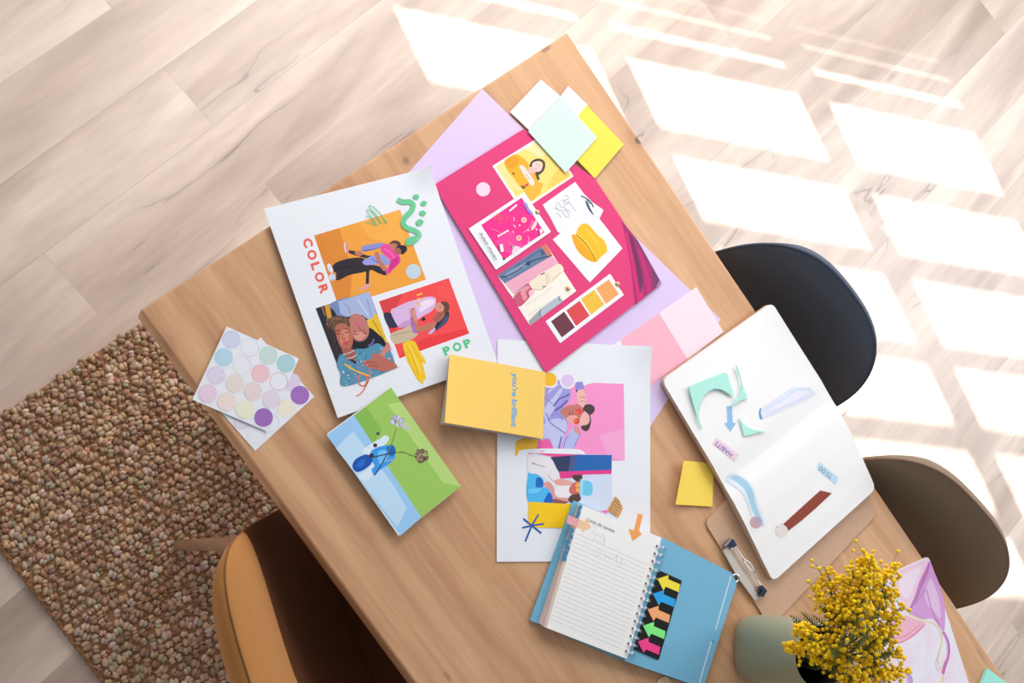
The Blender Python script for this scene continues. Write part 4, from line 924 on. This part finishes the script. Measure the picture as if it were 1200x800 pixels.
# --- sticky note pad sheet, its left side curling
def make_sticky():
    px = [(801.5, 539.5), (836.5, 542.5), (835, 593.5), (791.5, 591.0)]
    hs = [0.008, .0015, .001, .003]; n = 12; V = []; Fc = []
    for dz in (0, -.0005):
        for i in range(n + 1):
            for j in range(n + 1):
                u, v = i / n, j / n
                x = px[0][0] * (1 - u) * (1 - v) + px[1][0] * u * (1 - v) + px[2][0] * u * v + px[3][0] * (1 - u) * v
                y = px[0][1] * (1 - u) * (1 - v) + px[1][1] * u * (1 - v) + px[2][1] * u * v + px[3][1] * (1 - u) * v
                h = (1 - u) ** 2 * (.013 - .004 * v) + u ** 2 * .003 * v
                V.append(T(x, y, ZT + .001 + h) + Vector((0, 0, dz)))
    m = n + 1
    for s in (0, 1):
        for i in range(n):
            for j in range(n):
                a = s * m * m + i * m + j; Fc.append((a, a + 1, a + m + 1, a + m) if s else (a + m, a + m + 1, a + 1, a))
    bd = [i * m for i in range(m)] + [n * m + j for j in range(1, m)] + [i * m + n for i in range(n - 1, -1, -1)] + [j for j in range(n - 1, 0, -1)]
    for a, c in zip(bd, bd[1:] + bd[:1]): Fc.append((a, c, c + m * m, a + m * m))
    o = mesh('sticky_note', V, Fc, paper_mat('sticky_yellow', (255, 220, 92)), None, False)
    tag(o, 'yellow sticky note with a curled edge beside the open notebook', 'sticky note')
make_sticky()

# ------------------------------------------------------------------ clipboard
def make_clipboard():
    zt_ = ZT + .0035
    t = empty('clipboard', T(920, 620, ZT), 'plain brown hardboard clipboard with metal clip, underneath the open notebook', 'clipboard')
    slab('board', roundpoly(Q([(826, 612), (950, 483), (1029, 601), (903, 735)], zt_), .012), .003, plain('hardboard', (206, 166, 136), 0.6, var=0.04, bscale=120), t)
    st = plain('nickel_steel', (226, 218, 208), 0.35, metal=0.6); ch = plain('chrome', (220, 222, 228), 0.12, metal=1.0); dk = plain('clip_end_caps', (52, 62, 84), 0.35, metal=0.4)
    z2 = zt_ + .004
    slab('clip_plate', Q(zz(820, 600, 6.667, [(180, 300), (215, 268), (300, 400), (468, 668), (432, 690), (300, 512)]), z2), .0038, st, t)
    slab('clip_flange', Q(zz(820, 600, 6.667, [(213, 272), (285, 262), (492, 575), (470, 668)]), z2 - .002), .0018, plain('clip_inner_metal', (226, 200, 178), 0.4, metal=0.5), t)
    def wire(pts, z, r, nm, m):
        P = [T(820 + x / 6.667, 600 + y / 6.667, z) for x, y in crs(pts, False)]
        B().tube(P, r, 8).build(nm, m, t, True)
    wire([(288, 285), (330, 350), (350, 395), (385, 440), (420, 470), (450, 530), (478, 572)], z2 + .004, .0011, 'wire_lever', ch)
    wire([(300, 300), (340, 360), (365, 378), (395, 400), (420, 450), (428, 480)], z2 + .005, .0011, 'wire_lever', ch)
    for pts in ([(188, 268), (240, 206), (268, 215), (292, 262), (262, 276), (220, 262)], [(452, 590), (492, 572), (528, 615), (498, 662), (462, 650), (490, 615)]):
        slab('lever_end', Q(zz(820, 600, 6.667, pts), z2 + .006), .007, dk, t)
    for pts in ([(190, 262), (238, 208), (250, 216), (204, 270)],):
        slab('lever_loop', Q(zz(820, 600, 6.667, pts), z2 + .008), .003, ch, t)
    for c in ((242, 288), (450, 598)):
        B().lathe(T(820 + c[0] / 6.667, 600 + c[1] / 6.667, z2), [(.0001, .0018), (.0016, .0015), (.0024, .0004), (.0026, -.002)], 18).build('rivet', ch, t, True)
    # hanging ring at the outer side
    c = T(820 + 280 / 6.667, 600 + 515 / 6.667, zt_ + .005); R_ = [c + Vector((.0065 * math.cos(a * math.pi / 10), .0065 * math.sin(a * math.pi / 10), 0)) for a in range(21)]
    B().tube(R_, .0023, 8, caps=False).build('hanging_ring', ch, t, True)
make_clipboard()

# ------------------------------------------------------------------ open notebook
def make_notebook():
    t = empty('open_notebook', T(905, 520, ZT + .004), 'open notebook with white pages, turquoise cutouts and HABITS and TO DO labels', 'notebook')
    zb = ZT + .0042; PG = []
    pm = paper_mat('notebook_page', (250, 247, 245), 0.7); pe = paper_mat('page_edges', (214, 190, 172), 0.8)
    # covers
    kraft = paper_mat('kraft_cover', (196, 158, 130), 0.7)
    G0, G1 = T(847.5, 567, zb + .012), T(974, 465.5, zb + .012)
    def page(corner_out0, corner_out1, prof, nm, bulge):
        # v: 0 at the gutter, 1 at the outer edge ; u: along the gutter
        O0, O1 = T(*corner_out0, zb + prof[-1]), T(*corner_out1, zb + prof[-1])
        nu, nv = 30, 30; V = []; Fc = []; r = .012; Lw = (O0 - G0).length; Lu = (O1 - O0).length
        ZF = {}
        def hgt(v):
            x = v * (len(prof) - 1); i = min(int(x), len(prof) - 2); f = x - i; f = f * f * (3 - 2 * f)
            return prof[i] * (1 - f) + prof[i + 1] * f
        for j in range(nv + 1):
            v = 1 - (1 - j / nv) ** 1.3 if nv else 0
            d = (1 - v) * Lw; sh_ = (r - math.sqrt(max(0, r * r - (r - d) ** 2))) / Lu if d < r else 0
            for i in range(nu + 1):
                u = sh_ + (1 - 2 * sh_) * i / nu
                a = G0.lerp(O0, v); c = G1.lerp(O1, v); p = a.lerp(c, u)
                p = p + (G1 - G0).normalized() * bulge * (4 * v * (1 - v)) * (2 * u - 1)
                V.append(Vector((p.x, p.y, zb + hgt(v))))
        m = nu + 1
        for j in range(nv):
            for i in range(nu): a = j * m + i; Fc.append((a, a + 1, a + m + 1, a + m))
        base = len(V)
        V2 = [Vector((p.x, p.y, zb + .0012)) for p in V]
        top = mesh(nm, V + V2, Fc + [(f[0] + base, f[3] + base, f[2] + base, f[1] + base) for f in Fc], pm, t, True)
        bd = [i for i in range(m)] + [j * m + nu for j in range(1, nv + 1)] + [nv * m + i for i in range(nu - 1, -1, -1)] + [j * m for j in range(nv - 1, 0, -1)]
        bb = B(); ring = [V[k] for k in bd]; low = [V2[k] for k in bd]; k = len(bd)
        bb.add(ring + low, [(i, (i + 1) % k, (i + 1) % k + k, i + k) for i in range(k)])
        bb.build('page_edges', pe, top); PG.append(top)
        outer = [V2[k] for k in bd]; cx_ = sum((p for p in outer), Vector()) / len(outer)
        cov = [p + (p - cx_).normalized() * .0012 for p in outer]; cov = [Vector((p.x, p.y, zb + .0012)) for p in cov]
        slab('cover', cov, .0014, kraft, t)
    page((775.5, 445), (904.5, 354), [.011, .0135, .0125, .0115, .011, .0105], 'left_page', 0)
    page((906, 681.5), (1026.5, 572.5), [.011, .0165, .017, .015, .012, .0095], 'right_page', .001)
    zL = zb + .0139; zR = zb + .0176
    zf = on_surface(*PG, off=.00035)
    # printed arrow, label and clear tape on the upper page
    prints('arrow_sticker', t, zL, [('p', (150, 196, 232), [(358, 380), (388, 378), (395, 475), (412, 478), (380, 530), (345, 480), (362, 475)])], tr=(780, 400, 5.0), zf=zf, label='light blue arrow sticker')
    prints('habits_label', t, zL, [('p', (246, 214, 226), [(295, 560), (428, 660), (405, 703), (275, 600)])], tr=(780, 400, 5.0), zf=zf, label='pink HABITS label')
    text('lettering', t, 'HABITS', (859.0, 531.8), (840.2, 516.6), 5.2, 0, (104, 92, 176), bold=.01, zf=lambda x, y: zf(x, y) + .0001)
    prints('clear_tape', t, zL, [('p', (228, 232, 244), [(550, 395), (575, 380), (650, 330), (740, 268), (850, 266), (882, 308), (830, 340), (700, 400), (560, 455)]),
        ('p', (238, 236, 248), [(600, 385), (700, 320), (760, 290), (840, 290), (800, 330), (640, 410)]), ('s', (104, 164, 208), [(550, 398), (562, 390), (558, 420), (568, 452), (554, 452), (548, 425)]),
        ('cl', (204, 222, 240), [(575, 400), (680, 345), (770, 285), (850, 280)], 6), ('cl', (214, 214, 236), [(590, 430), (720, 370), (830, 320)], 5)], tr=(780, 400, 5.0), zf=zf, label='iridescent clear tape strip')
    prints('to_do_label', t, zR, [('p', (196, 224, 238), [(495, 232), (580, 302), (570, 333), (485, 265)])], tr=(830, 480, 3.81), zf=zf, label='pale blue TO DO label')
    text('lettering', t, 'TO DO', (976.0, 557.6), (961.6, 546.2), 4.6, 0, (86, 130, 170), bold=.01, zf=lambda x, y: zf(x, y) + .0001)
    prints('tape_strip', t, zR, [('p', (150, 68, 48), [(335, 510), (420, 432), (500, 360), (552, 372), (480, 440), (420, 492), (355, 542)]), ('p', (140, 84, 60), [(300, 524), (330, 508), (318, 526)]), ('c', (240, 228, 224), (328, 540), 28)], tr=(830, 480, 3.81), zf=zf, label='brown tape strip')
    prints('tape_strip', t, zR - .0024, [('s', (226, 236, 244), [(78, 314), (105, 280), (160, 300), (200, 345), (225, 420), (252, 500), (238, 525), (190, 470), (170, 410), (140, 360)]),
        ('s', (168, 208, 228), [(92, 300), (125, 292), (170, 318), (198, 360), (212, 420), (244, 505), (232, 512), (200, 455), (184, 410), (165, 360), (130, 325)]), ('c', (214, 168, 178), (213, 502), 27), ('c', (176, 170, 196), (220, 492), 14)], tr=(830, 480, 3.81), zf=zf, label='wavy pale blue tape with a pink dot')
    return zL
zL = make_notebook()
MINT = paper_mat('turquoise_paper', (184, 240, 226), 0.6)
for pts, lab in (([(135, 265), (240, 222), (345, 182), (360, 186), (402, 316), (388, 316), (355, 296), (325, 281), (290, 276), (258, 286), (226, 314), (206, 355), (197, 400), (197, 450), (216, 515), (192, 462), (160, 358)], 'largest turquoise paper offcut with a round bite, on the notebook page'),
                 ([(412, 143), (421, 143), (436, 185), (449, 240), (465, 290), (481, 328), (440, 345), (405, 365), (376, 378), (405, 350), (432, 320), (446, 280), (444, 235), (428, 185)], 'slender curved turquoise paper offcut beside the largest one'),
                 ([(434, 446), (452, 478), (478, 500), (520, 518), (584, 525), (520, 540), (460, 554), (448, 505)], 'small turquoise paper triangle with a curved side, near the gutter')):
    o = slab('paper_offcut', Q(zz(780, 400, 5.0, pts), zL + .0022), .0018, MINT); tag(o, lab, 'paper', 'turquoise paper offcuts')

# ------------------------------------------------------------------ blue ring planner
def make_planner():
    t = empty('ring_planner', T(740, 700, ZT + .002), 'light blue wire-bound planner open at a lined page headed Lista de tareas', 'planner')
    z0 = ZT + .0024
    blue = plain('blue_cover', (122, 186, 216), 0.5, bump=0.3, bscale=500, spec=0.3); navy = plain('blue_cover_edge', (62, 92, 124), 0.6)
    kx, ky, ks = 610, 570, 3.478
    zc, zp, zr = z0 + .0025, z0 + .0145, z0 + .0095
    slab('back_cover', roundpoly(Q([(672, 586), (779, 632), (735, 776), (621, 726.5)], zc), .002), .0025, blue, t)
    slab('front_cover', roundpoly(Q([(775, 629), (857.5, 671), (863.5, 683.5), (824, 806), (731, 774)], zr), .002), .0025, blue, t)
    slab('pocket_leaf', roundpoly(Q([(777, 633), (856, 673), (820, 806), (733, 774)], zr - .0027), .001), .0062, navy, t)
    prints('elastic_seam', t, zr + .0001, [('l', (226, 236, 244), [(856.5, 675), (838.5, 738)], 1.1), ('l', (226, 236, 244), [(833.8, 751), (819.5, 800)], 1.2), ('l', (70, 110, 140), [(834, 750.5), (837.5, 752)], 1.2)])
    # block of pages, its fore edge a little fanned
    edge = paper_mat('planner_page_edges', (222, 200, 188), 0.8); pg = paper_mat('planner_page', (250, 247, 242), 0.7)
    for k in range(5):
        f = k / 4; A = [(679 - 1.6 * (1 - f), 592 - 1.2 * (1 - f)), (775, 629.5), (734.5, 771.5), (637 - 5.5 * (1 - f), 734 - 4.5 * (1 - f))]
        slab('page_stack', Q(A, zc + .0006 + (zp - zc - .0012) * (k + 1) / 5), (zp - zc) / 5 * .9, edge, t)
    slab('lined_page', roundpoly(Q([(683, 591.5), (775.5, 630), (735, 772), (640.5, 735.5)], zp), .0012), .0005, pg, t)
    it = []
    for i in range(21):
        f = i / 20; a = (673.5 - 27 * f + 0, 612 + 103 * f + 8 * 0); 
        x0, y0 = 676 - 31 * f, 625 + 100 * f; x1, y1 = 759 - 30.5 * f, 662 + 98 * f
        it.append(('l', (206, 202, 204), [(x0, y0), (x1, y1)], .45))
    ink = (200, 203, 220)
    for pts in ([(694, 616), (697, 614), (699, 617), (696, 620)], [(692, 626), (696, 623), (698, 628), (701, 626), (704, 630), (707, 626), (708, 633), (710, 628)], [(693, 634), (697, 631), (700, 636), (703, 633), (706, 638), (708, 632), (709, 640)],
                [(697, 643), (698, 651), (703, 650), (703, 645), (698, 643)], [(706, 649), (709, 648), (709, 653), (713, 651), (715, 655), (719, 652)], [(720, 655), (724, 650), (722, 658), (726, 660), (729, 653), (728, 663), (723, 664)]):
        it.append(('cl', ink, pts, .4))
    prints('page_ruling', t, zp + .05 * mm, it)
    text('page_heading', t, 'Lista de tareas', (688.3, 610.0), (719.6, 624.0), 3.9, zp + .3 * mm, (96, 94, 100))
    # wire rings
    wire = plain('ring_wire', (226, 226, 230), 0.2, metal=0.9); hole = plain('punched_hole', (60, 58, 60), 0.8)
    for i in range(15):
        f = i / 14; hx, hy = 769.8 + (733.8 - 769.8) * f, 639.6 + (762.6 - 639.6) * f
        h = T(hx, hy, zp); e = T(hx + 10.0, hy + 3.6, zr); d = (e - h); d.z = 0; L = d.length; d.normalize()
        side = Vector((-d.y, d.x, 0))
        for sgn in (-1, 1):
            P = []
            for k in range(13):
                a = math.pi * k / 12; q = h + d * (L / 2 * (1 - math.cos(a))) + side * sgn * .0013
                P.append(Vector((q.x, q.y, zp - .0005 + (zr - zp) * k / 12 + .0075 * math.sin(a))))
            B().tube(P, .00075, 6).build('wire_ring', wire, t, True)
        B().box((h.x, h.y, zp + .0001), (.0018, .0018, .0001), math.atan2(d.y, d.x)).build('punched_hole', hole, t)
    # index tabs along the fore edge
    tb = plain('index_tab_blue', (70, 128, 166), 0.5)
    zt2 = zp + .0001
    for k, pts in enumerate(([(380, 130), (425, 112), (395, 245), (345, 262)], [(345, 240), (385, 245), (350, 370), (300, 352)], [(285, 388), (330, 385), (310, 520), (255, 505)], [(235, 520), (290, 518), (275, 650), (210, 640)], [(205, 650), (262, 652), (232, 780), (172, 765)])):
        o = slab('index_tab', roundpoly(Q(zz(640, 580, 10, pts), zt2 - .0001 * k), .001), .0004, tb, t)
        cx, cy = 640 + (pts[1][0] - 14) / 10, 580 + (pts[1][1] + pts[2][1]) / 20
        prints('tab_lettering', o, zt2 + .05 * mm, [('l', (220, 232, 240), [(cx - 1.2 + .7 * q, cy + 1.7 - .4 * q), (cx - .5 + .7 * q, cy - 1.2 - .4 * q + (q % 2) * .8)], .45) for q in range(3)])
    prints('arrow_sticker', t, zp + .3 * mm, [('p', (240, 170, 172), zz(-640 * 0, 0, 1, [(665.5, 603.2), (679.5, 608.5), (675.5, 617.5), (664, 612.5)])), ('p', (250, 206, 166), [(679.5, 608.5), (685, 611), (687, 606.5), (692.5, 618), (680.5, 623.5), (682.5, 619.8), (675.5, 617.5)])], label='pale pink and cream arrow sticker')
    prints('arrow_sticker', t, zp + .3 * mm, [('p', (250, 170, 98), [(747.6, 601.6), (753.6, 603), (749, 621.4), (752.2, 626), (741.4, 633.8), (736.6, 619.4), (742.8, 621.2)])], label='orange arrow sticker')
    return zr
zr = make_planner()
def make_flags():
    z = zr + .0016
    t = empty('arrow_flag_card', T(770, 716, zr), 'black card of five neon arrow page flags lying on the blue planner cover', 'page flags')
    slab('backing_card', roundpoly(Q(zz(720, 620, 5, [(258, 238), (396, 300), (260, 766), (112, 702)]), z), .003), .0012, plain('black_card', (22, 22, 24), 0.4), t)
    tips = [(253, 290), (226, 378), (195, 470), (168, 565), (137, 657)]
    colsF = [(253, 232, 70), (46, 170, 236), (252, 176, 120), (138, 246, 138), (252, 70, 146)]
    nm = ['yellow', 'blue', 'peach', 'green', 'pink']
    A = [(0, 0), (65, -22), (63, 2), (132, 32), (124, 78), (48, 46), (35, 67)]
    for k, tp in enumerate(tips):
        o = slab('arrow_flag', Q(zz(720, 620, 5, [(tp[0] + a, tp[1] + c) for a, c in A]), z + .0008), .0007, paper_mat('neon_' + nm[k], colsF[k], 0.5), t)
        o['label'] = nm[k] + ' arrow flag'
make_flags()

# ------------------------------------------------------------------ pink marbled notebook, mint card, beige card
def make_marble():
    z = ZT + .010
    A = T(1088, 652, z); Bp = T(1150, 845, z); d = (Bp - A).normalized(); s = Vector((d.y, -d.x, 0))
    if (T(1000, 700, z) - A).dot(s) < 0: s = -s
    P = [A, A + d * .262, A + d * .262 + s * .185, A + s * .185]
    t = empty('marbled_notebook', (A + d * .1 + s * .07) * 1.0 - Vector((0, 0, .010)), 'pink and white marbled notebook at the table edge behind the mimosa', 'notebook')
    m, nt, b = nmat('marbled_cover'); N = nt.nodes; K = nt.links
    tc = N.new('ShaderNodeTexCoord'); n = N.new('ShaderNodeTexNoise'); n.inputs['Scale'].default_value = 14; n.inputs['Detail'].default_value = 3; n.inputs['Distortion'].default_value = 1.2
    K.new(tc.outputs['Object'], n.inputs['Vector']); r = N.new('ShaderNodeValToRGB'); r.color_ramp.elements[0].position = .35; r.color_ramp.elements[0].color = L3((244, 222, 236)); r.color_ramp.elements[1].position = .62; r.color_ramp.elements[1].color = L3((240, 238, 244))
    K.new(n.outputs['Fac'], r.inputs[0]); K.new(r.outputs[0], b.inputs['Base Color']); b.inputs['Roughness'].default_value = .4
    slab('cover', roundpoly(P, [.006, .006, .006, .006]), .0015, m, t)
    slab('page_block', [Vector((p.x, p.y, z - .0016)) + (A + d * .1 + s * .07 - p) * .012 for p in P], .0078, paper_mat('page_edges2', (238, 234, 230), .8), t)
    zp = z + .00008
    prints('marbled_veins', t, zp, [
        ('s', (244, 208, 226), [(140, 160), (240, 115), (325, 82), (340, 110), (300, 180), (262, 290), (235, 355), (190, 338), (155, 260)]),
        ('s', (246, 226, 238), [(170, 180), (260, 130), (300, 120), (260, 220), (220, 300), (185, 280)]),
        ('s', (218, 160, 214), [(345, 85), (356, 100), (375, 150), (405, 225), (432, 330), (438, 420), (430, 500), (402, 468), (365, 425), (300, 425), (225, 395), (205, 372), (240, 362), (262, 300), (300, 190)]),
        ('s', (234, 196, 230), [(350, 190), (380, 240), (405, 330), (410, 420), (370, 380), (335, 340), (320, 280)]),
        ('s', (204, 128, 190), [(344, 96), (345, 130), (330, 180), (300, 240), (270, 310), (245, 355), (230, 362), (260, 290), (290, 200), (320, 140)]),
        ('cl', (176, 96, 170), [(348, 90), (330, 150), (300, 230), (275, 300), (240, 355), (205, 365)], 4), ('cl', (190, 110, 182), [(330, 250), (345, 320), (370, 400), (405, 460)], 5),
        ('cl', (150, 150, 160), [(320, 250), (295, 290), (275, 325), (262, 345)], 5),
        ('s', (244, 186, 204), [(130, 450), (160, 410), (205, 405), (260, 425), (322, 455), (262, 520), (200, 555), (130, 572), (110, 540)]), ('cl', (222, 104, 140), [(110, 560), (165, 566), (215, 545), (265, 508), (318, 458)], 5), ('cl', (230, 130, 150), [(120, 535), (190, 530), (240, 500), (290, 460)], 4),
        ('cl', (232, 216, 178), [(145, 155), (150, 230), (165, 330), (205, 380), (260, 415), (330, 440), (375, 455), (408, 495), (420, 555), (405, 610), (394, 660), (405, 705), (425, 745), (420, 800), (416, 850)], 11), ('cl', (246, 236, 208), [(165, 335), (205, 385), (262, 421), (335, 446)], 5),
        ('cl', (204, 116, 186), [(425, 500), (448, 545), (458, 600), (452, 655), (434, 700), (425, 748)], 17), ('cl', (226, 160, 214), [(428, 510), (448, 560), (452, 620), (444, 665)], 7), ('cl', (150, 60, 140), [(436, 505), (462, 580), (456, 660), (428, 745)], 2.5),
        ('cl', (222, 180, 216), [(405, 620), (388, 660), (384, 700), (398, 730)], 4), ('s', (206, 168, 216), [(195, 725), (225, 740), (246, 775), (244, 830), (225, 830), (215, 775)]), ('cl', (176, 120, 186), [(195, 722), (236, 755), (248, 810)], 4)],
        tr=(1020, 640, 5.0))
make_marble()
P0 = T(1157.2, 782.8, ZT + .006); dd = (T(1149, 802, ZT + .006) - P0).normalized(); ss = Vector((-dd.y, dd.x, 0)); ss = ss if (T(1180, 802, ZT + .006) - P0).dot(ss) > 0 else -ss
o = slab('mint_notepad', [P0, P0 + ss * .075, P0 + ss * .075 + dd * .075, P0 + dd * .075], .0058, paper_mat('mint_pad', (168, 238, 220), .6))
tag(o, 'turquoise notepad corner at the far table edge, beyond the marbled notebook', 'notepad')
c0 = T(775, 797, ZT + .004)
o = slab('kraft_tag', roundpoly([T(770.5, 796, ZT + .003), T(781, 791.5, ZT + .003), T(800, 812, ZT + .003), T(780, 830, ZT + .003)], .004), .002, paper_mat('kraft_paper', (236, 200, 162), .7))
tag(o, 'small beige tag half hidden under the lower edge of the blue planner', 'tag')

# ------------------------------------------------------------------ vase and mimosa
VC = T(889, 758, ZT); VH = 0.19
def make_vase():
    pr = [(0.0001, 0.0), (.044, 0.0), (.052, .003), (.0566, .009), (.0585, .020), (.0585, .05), (.0565, .11), (.055, .16), (.054, VH - .003), (.0535, VH), (.0515, VH), (.0508, VH - .004), (.0508, .10), (.048, .012), (.0001, .008)]
    P = []
    for (r0, a0), (r1, a1) in zip(pr, pr[1:]):
        for k in range(3): P.append((r0 + (r1 - r0) * k / 3, a0 + (a1 - a0) * k / 3))
    P.append(pr[-1])
    ax = T(900, 758) - T(880, 758); a0 = math.atan2(ax.y, ax.x)
    def sq(z, t):                                # soft square foot that turns round at the mouth
        m = 3.4 - 1.4 * min(1.0, z / VH); u = t - a0
        return 0.985 * (abs(math.cos(u)) ** m + abs(math.sin(u)) ** m) ** (-1 / m)
    o = B().lathe(VC, P, 96, sq=sq).build('ceramic_vase', plain('sage_glaze', (150, 153, 128), 0.34, spec=0.45), None, True)
    o2 = B().lathe(VC, [(.0504, VH - .006), (.0502, .10), (.047, .02), (.0001, .0125)], 64).build('inner_wall', plain('dark_vase_inside', (44, 26, 20), .8), o, True)  # second inner skin, much darker brown than the outside
    tag(o, 'sage green ceramic cylinder vase holding the yellow mimosa', 'vase')
make_vase()
def make_mimosa():
    random.seed(21)
    root = Vector((VC.x, VC.y, ZT + .06)); mouth = Vector((VC.x, VC.y, ZT + VH))
    t = empty('mimosa_bunch', root, 'bunch of fluffy yellow mimosa with green feathery leaves in the vase', 'flowers')
    stem = plain('mimosa_stem', (108, 118, 52), 0.7); leaf = plain('mimosa_leaf', (96, 118, 56), 0.7); yel = plain('mimosa_yellow', (255, 212, 20), 0.8, bump=0.35, bscale=900, var=0.06)
    bm = bmesh.new(); bmesh.ops.create_icosphere(bm, subdivisions=2, radius=1); UV = [v.co.copy() for v in bm.verts]; UF = [tuple(v.index for v in f.verts) for f in bm.faces]; bm.free()
    # each spray: tip and base in photo points with their heights, number of balls, spread in metres
    sprays = [((1018, 650), 1.06, (1000, 720), 1.02, 70, .016), ((1045, 662), 1.05, (1020, 730), 1.02, 62, .018), ((1000, 668), 1.05, (990, 725), 1.00, 50, .016), ((1040, 690), 1.05, (1015, 745), 1.02, 60, .018),
              ((1054, 712), 1.04, (1022, 752), 1.01, 40, .014), ((1012, 700), 1.07, (995, 745), 1.03, 70, .019), ((985, 705), 1.03, (990, 745), 1.0, 50, .019), ((962, 700), 1.02, (985, 735), 1.0, 20, .012), ((966, 664), 1.02, (985, 712), 1.0, 20, .012),
              ((957, 662), 1.01, (980, 705), 1.0, 12, .010), ((950, 684), 1.01, (975, 715), 1.0, 14, .011), ((1002, 690), 1.05, (990, 735), 1.02, 40, .018),
              ((933, 733), 1.02, (965, 762), 1.0, 38, .012), ((945, 740), 1.03, (972, 770), 1.0, 46, .014), ((920, 755), .99, (955, 770), .98, 26, .008), ((950, 764), 1.0, (980, 776), .98, 40, .012), ((975, 752), 1.02, (990, 770), 1.0, 34, .014),
              ((1052, 762), 1.02, (1020, 770), 1.0, 26, .012), ((1062, 784), 1.01, (1025, 785), 1.0, 32, .012), ((1040, 795), 1.01, (1005, 790), 1.0, 40, .014), ((1000, 788), 1.03, (995, 798), 1.0, 34, .014), ((1030, 745), 1.04, (1010, 765), 1.02, 30, .014),
              ((985, 806), 1.02, (990, 800), 1.0, 22, .014), ((1015, 812), 1.02, (1000, 805), 1.0, 30, .016), ((1045, 740), 1.03, (1020, 765), 1.0, 22, .010), ((1020, 664), 1.08, (1010, 700), 1.05, 40, .016)]
    balls = []; sb = B()
    for tip, hz, bs, bz, n, sp in sprays:
        a = T(tip[0], tip[1], hz); c = T(bs[0], bs[1], bz)
        m = mouth + Vector((random.uniform(-.02, .02), random.uniform(-.02, .02), -.01))
        ctrl = [root + Vector((random.uniform(-.015, .015), random.uniform(-.015, .015), 0)), m, m.lerp(c, .5) + Vector((0, 0, .012)), c, c.lerp(a, .5), a]
        B().tube(ctrl, [.0022, .002, .0017, .0014, .001, .0006], 6).build('stem', stem, t, True)
        for k in range(int(n * 1.95)):
            f = random.random() ** .75; p = c.lerp(a, f); s = sp * (1.15 - .65 * f)
            s *= 1.02; q = p + Vector((random.gauss(0, s), random.gauss(0, s), random.gauss(0, s * .7)))
            balls.append((q, random.uniform(.0027, .0036))); sb.tube([p, q], [.0005, .0003], 4, caps=False)
    sb.build('twigs', stem, t)
    tops = sorted(balls, key=lambda x: -x[0].z)
    me0 = None; rest = B()
    for i, (q, r) in enumerate(tops):
        if i < 100:
            if me0 is None:
                V = [Vector(u * .0045) for u in UV]; me = bpy.data.meshes.new('flower_ball'); me.from_pydata([tuple(v) for v in V], [], UF); me.materials.append(yel)
                for p_ in me.polygons: p_.use_smooth = True
                me0 = bpy.data.objects.new('flower_ball', me); o = me0
            else: o = me0.copy()
            C.objects.link(o); o.parent = t; o.location = q - root; k = r / .0045; o.scale = (k, k, k)
        else: rest.add([q + u * r for u in UV], UF)
    ro = rest.build('flower_balls', yel, t, True); ro['kind'] = 'stuff'
    # feathery leaves
    def frond(p0, p1, w, nm='leaf'):
        b = B(); ax = (p1 - p0); L = ax.length; ax.normalize(); side = Vector((-ax.y, ax.x, 0)).normalized(); n = 13
        b.tube([p0, p0.lerp(p1, .5) + Vector((0, 0, .003)), p1], [.0009, .0007, .0004], 5)
        for k in range(2, n):
            f = k / n; q = p0.lerp(p1, f) + Vector((0, 0, .003 * math.sin(math.pi * f)))
            for s in (-1, 1):
                e = q + (side * s * .8 + ax * .6).normalized() * w * math.sin(math.pi * min(.95, f * .9 + .1)) + Vector((0, 0, -.001))
                d = ax * .0022; up = Vector((0, 0, .0004))
                b.add([q - d, q + d, e, q - d + up, q + d + up, e + up], [(0, 1, 2), (5, 4, 3), (0, 2, 5, 3), (1, 4, 5, 2), (0, 3, 4, 1)])
        b.build(nm, leaf, t)
    for a, hz, c, hb in (((925, 720), .99, (958, 745), .97), ((938, 716), 1.0, (962, 742), .98), ((929, 727), .98, (955, 748), .97), ((952, 720), 1.0, (985, 750), .98), ((960, 708), 1.0, (992, 745), .99), ((966, 700), 1.0, (990, 740), .98), ((1003, 735), 1.06, (992, 760), 1.02),
                         ((1035, 712), 1.05, (1003, 750), 1.03), ((1046, 765), 1.02, (1012, 770), .99), ((1048, 746), 1.03, (1010, 760), 1.0), ((975, 790), 1.0, (985, 772), .97), ((1000, 775), 1.05, (990, 768), 1.0), ((1008, 752), 1.06, (994, 764), 1.0), ((960, 782), .99, (985, 782), .96),
                         ((1025, 792), 1.0, (995, 780), .97), ((985, 742), 1.05, (985, 768), 1.0), ((1018, 740), 1.06, (998, 765), 1.02), ((995, 800), 1.0, (990, 785), .97), ((972, 760), 1.04, (985, 775), 1.0), ((945, 752), 1.0, (975, 768), .97), ((1036, 778), 1.0, (1005, 775), .97)):
        frond(T(*c, hb), T(*a, hz + .01), .013)
make_mimosa()
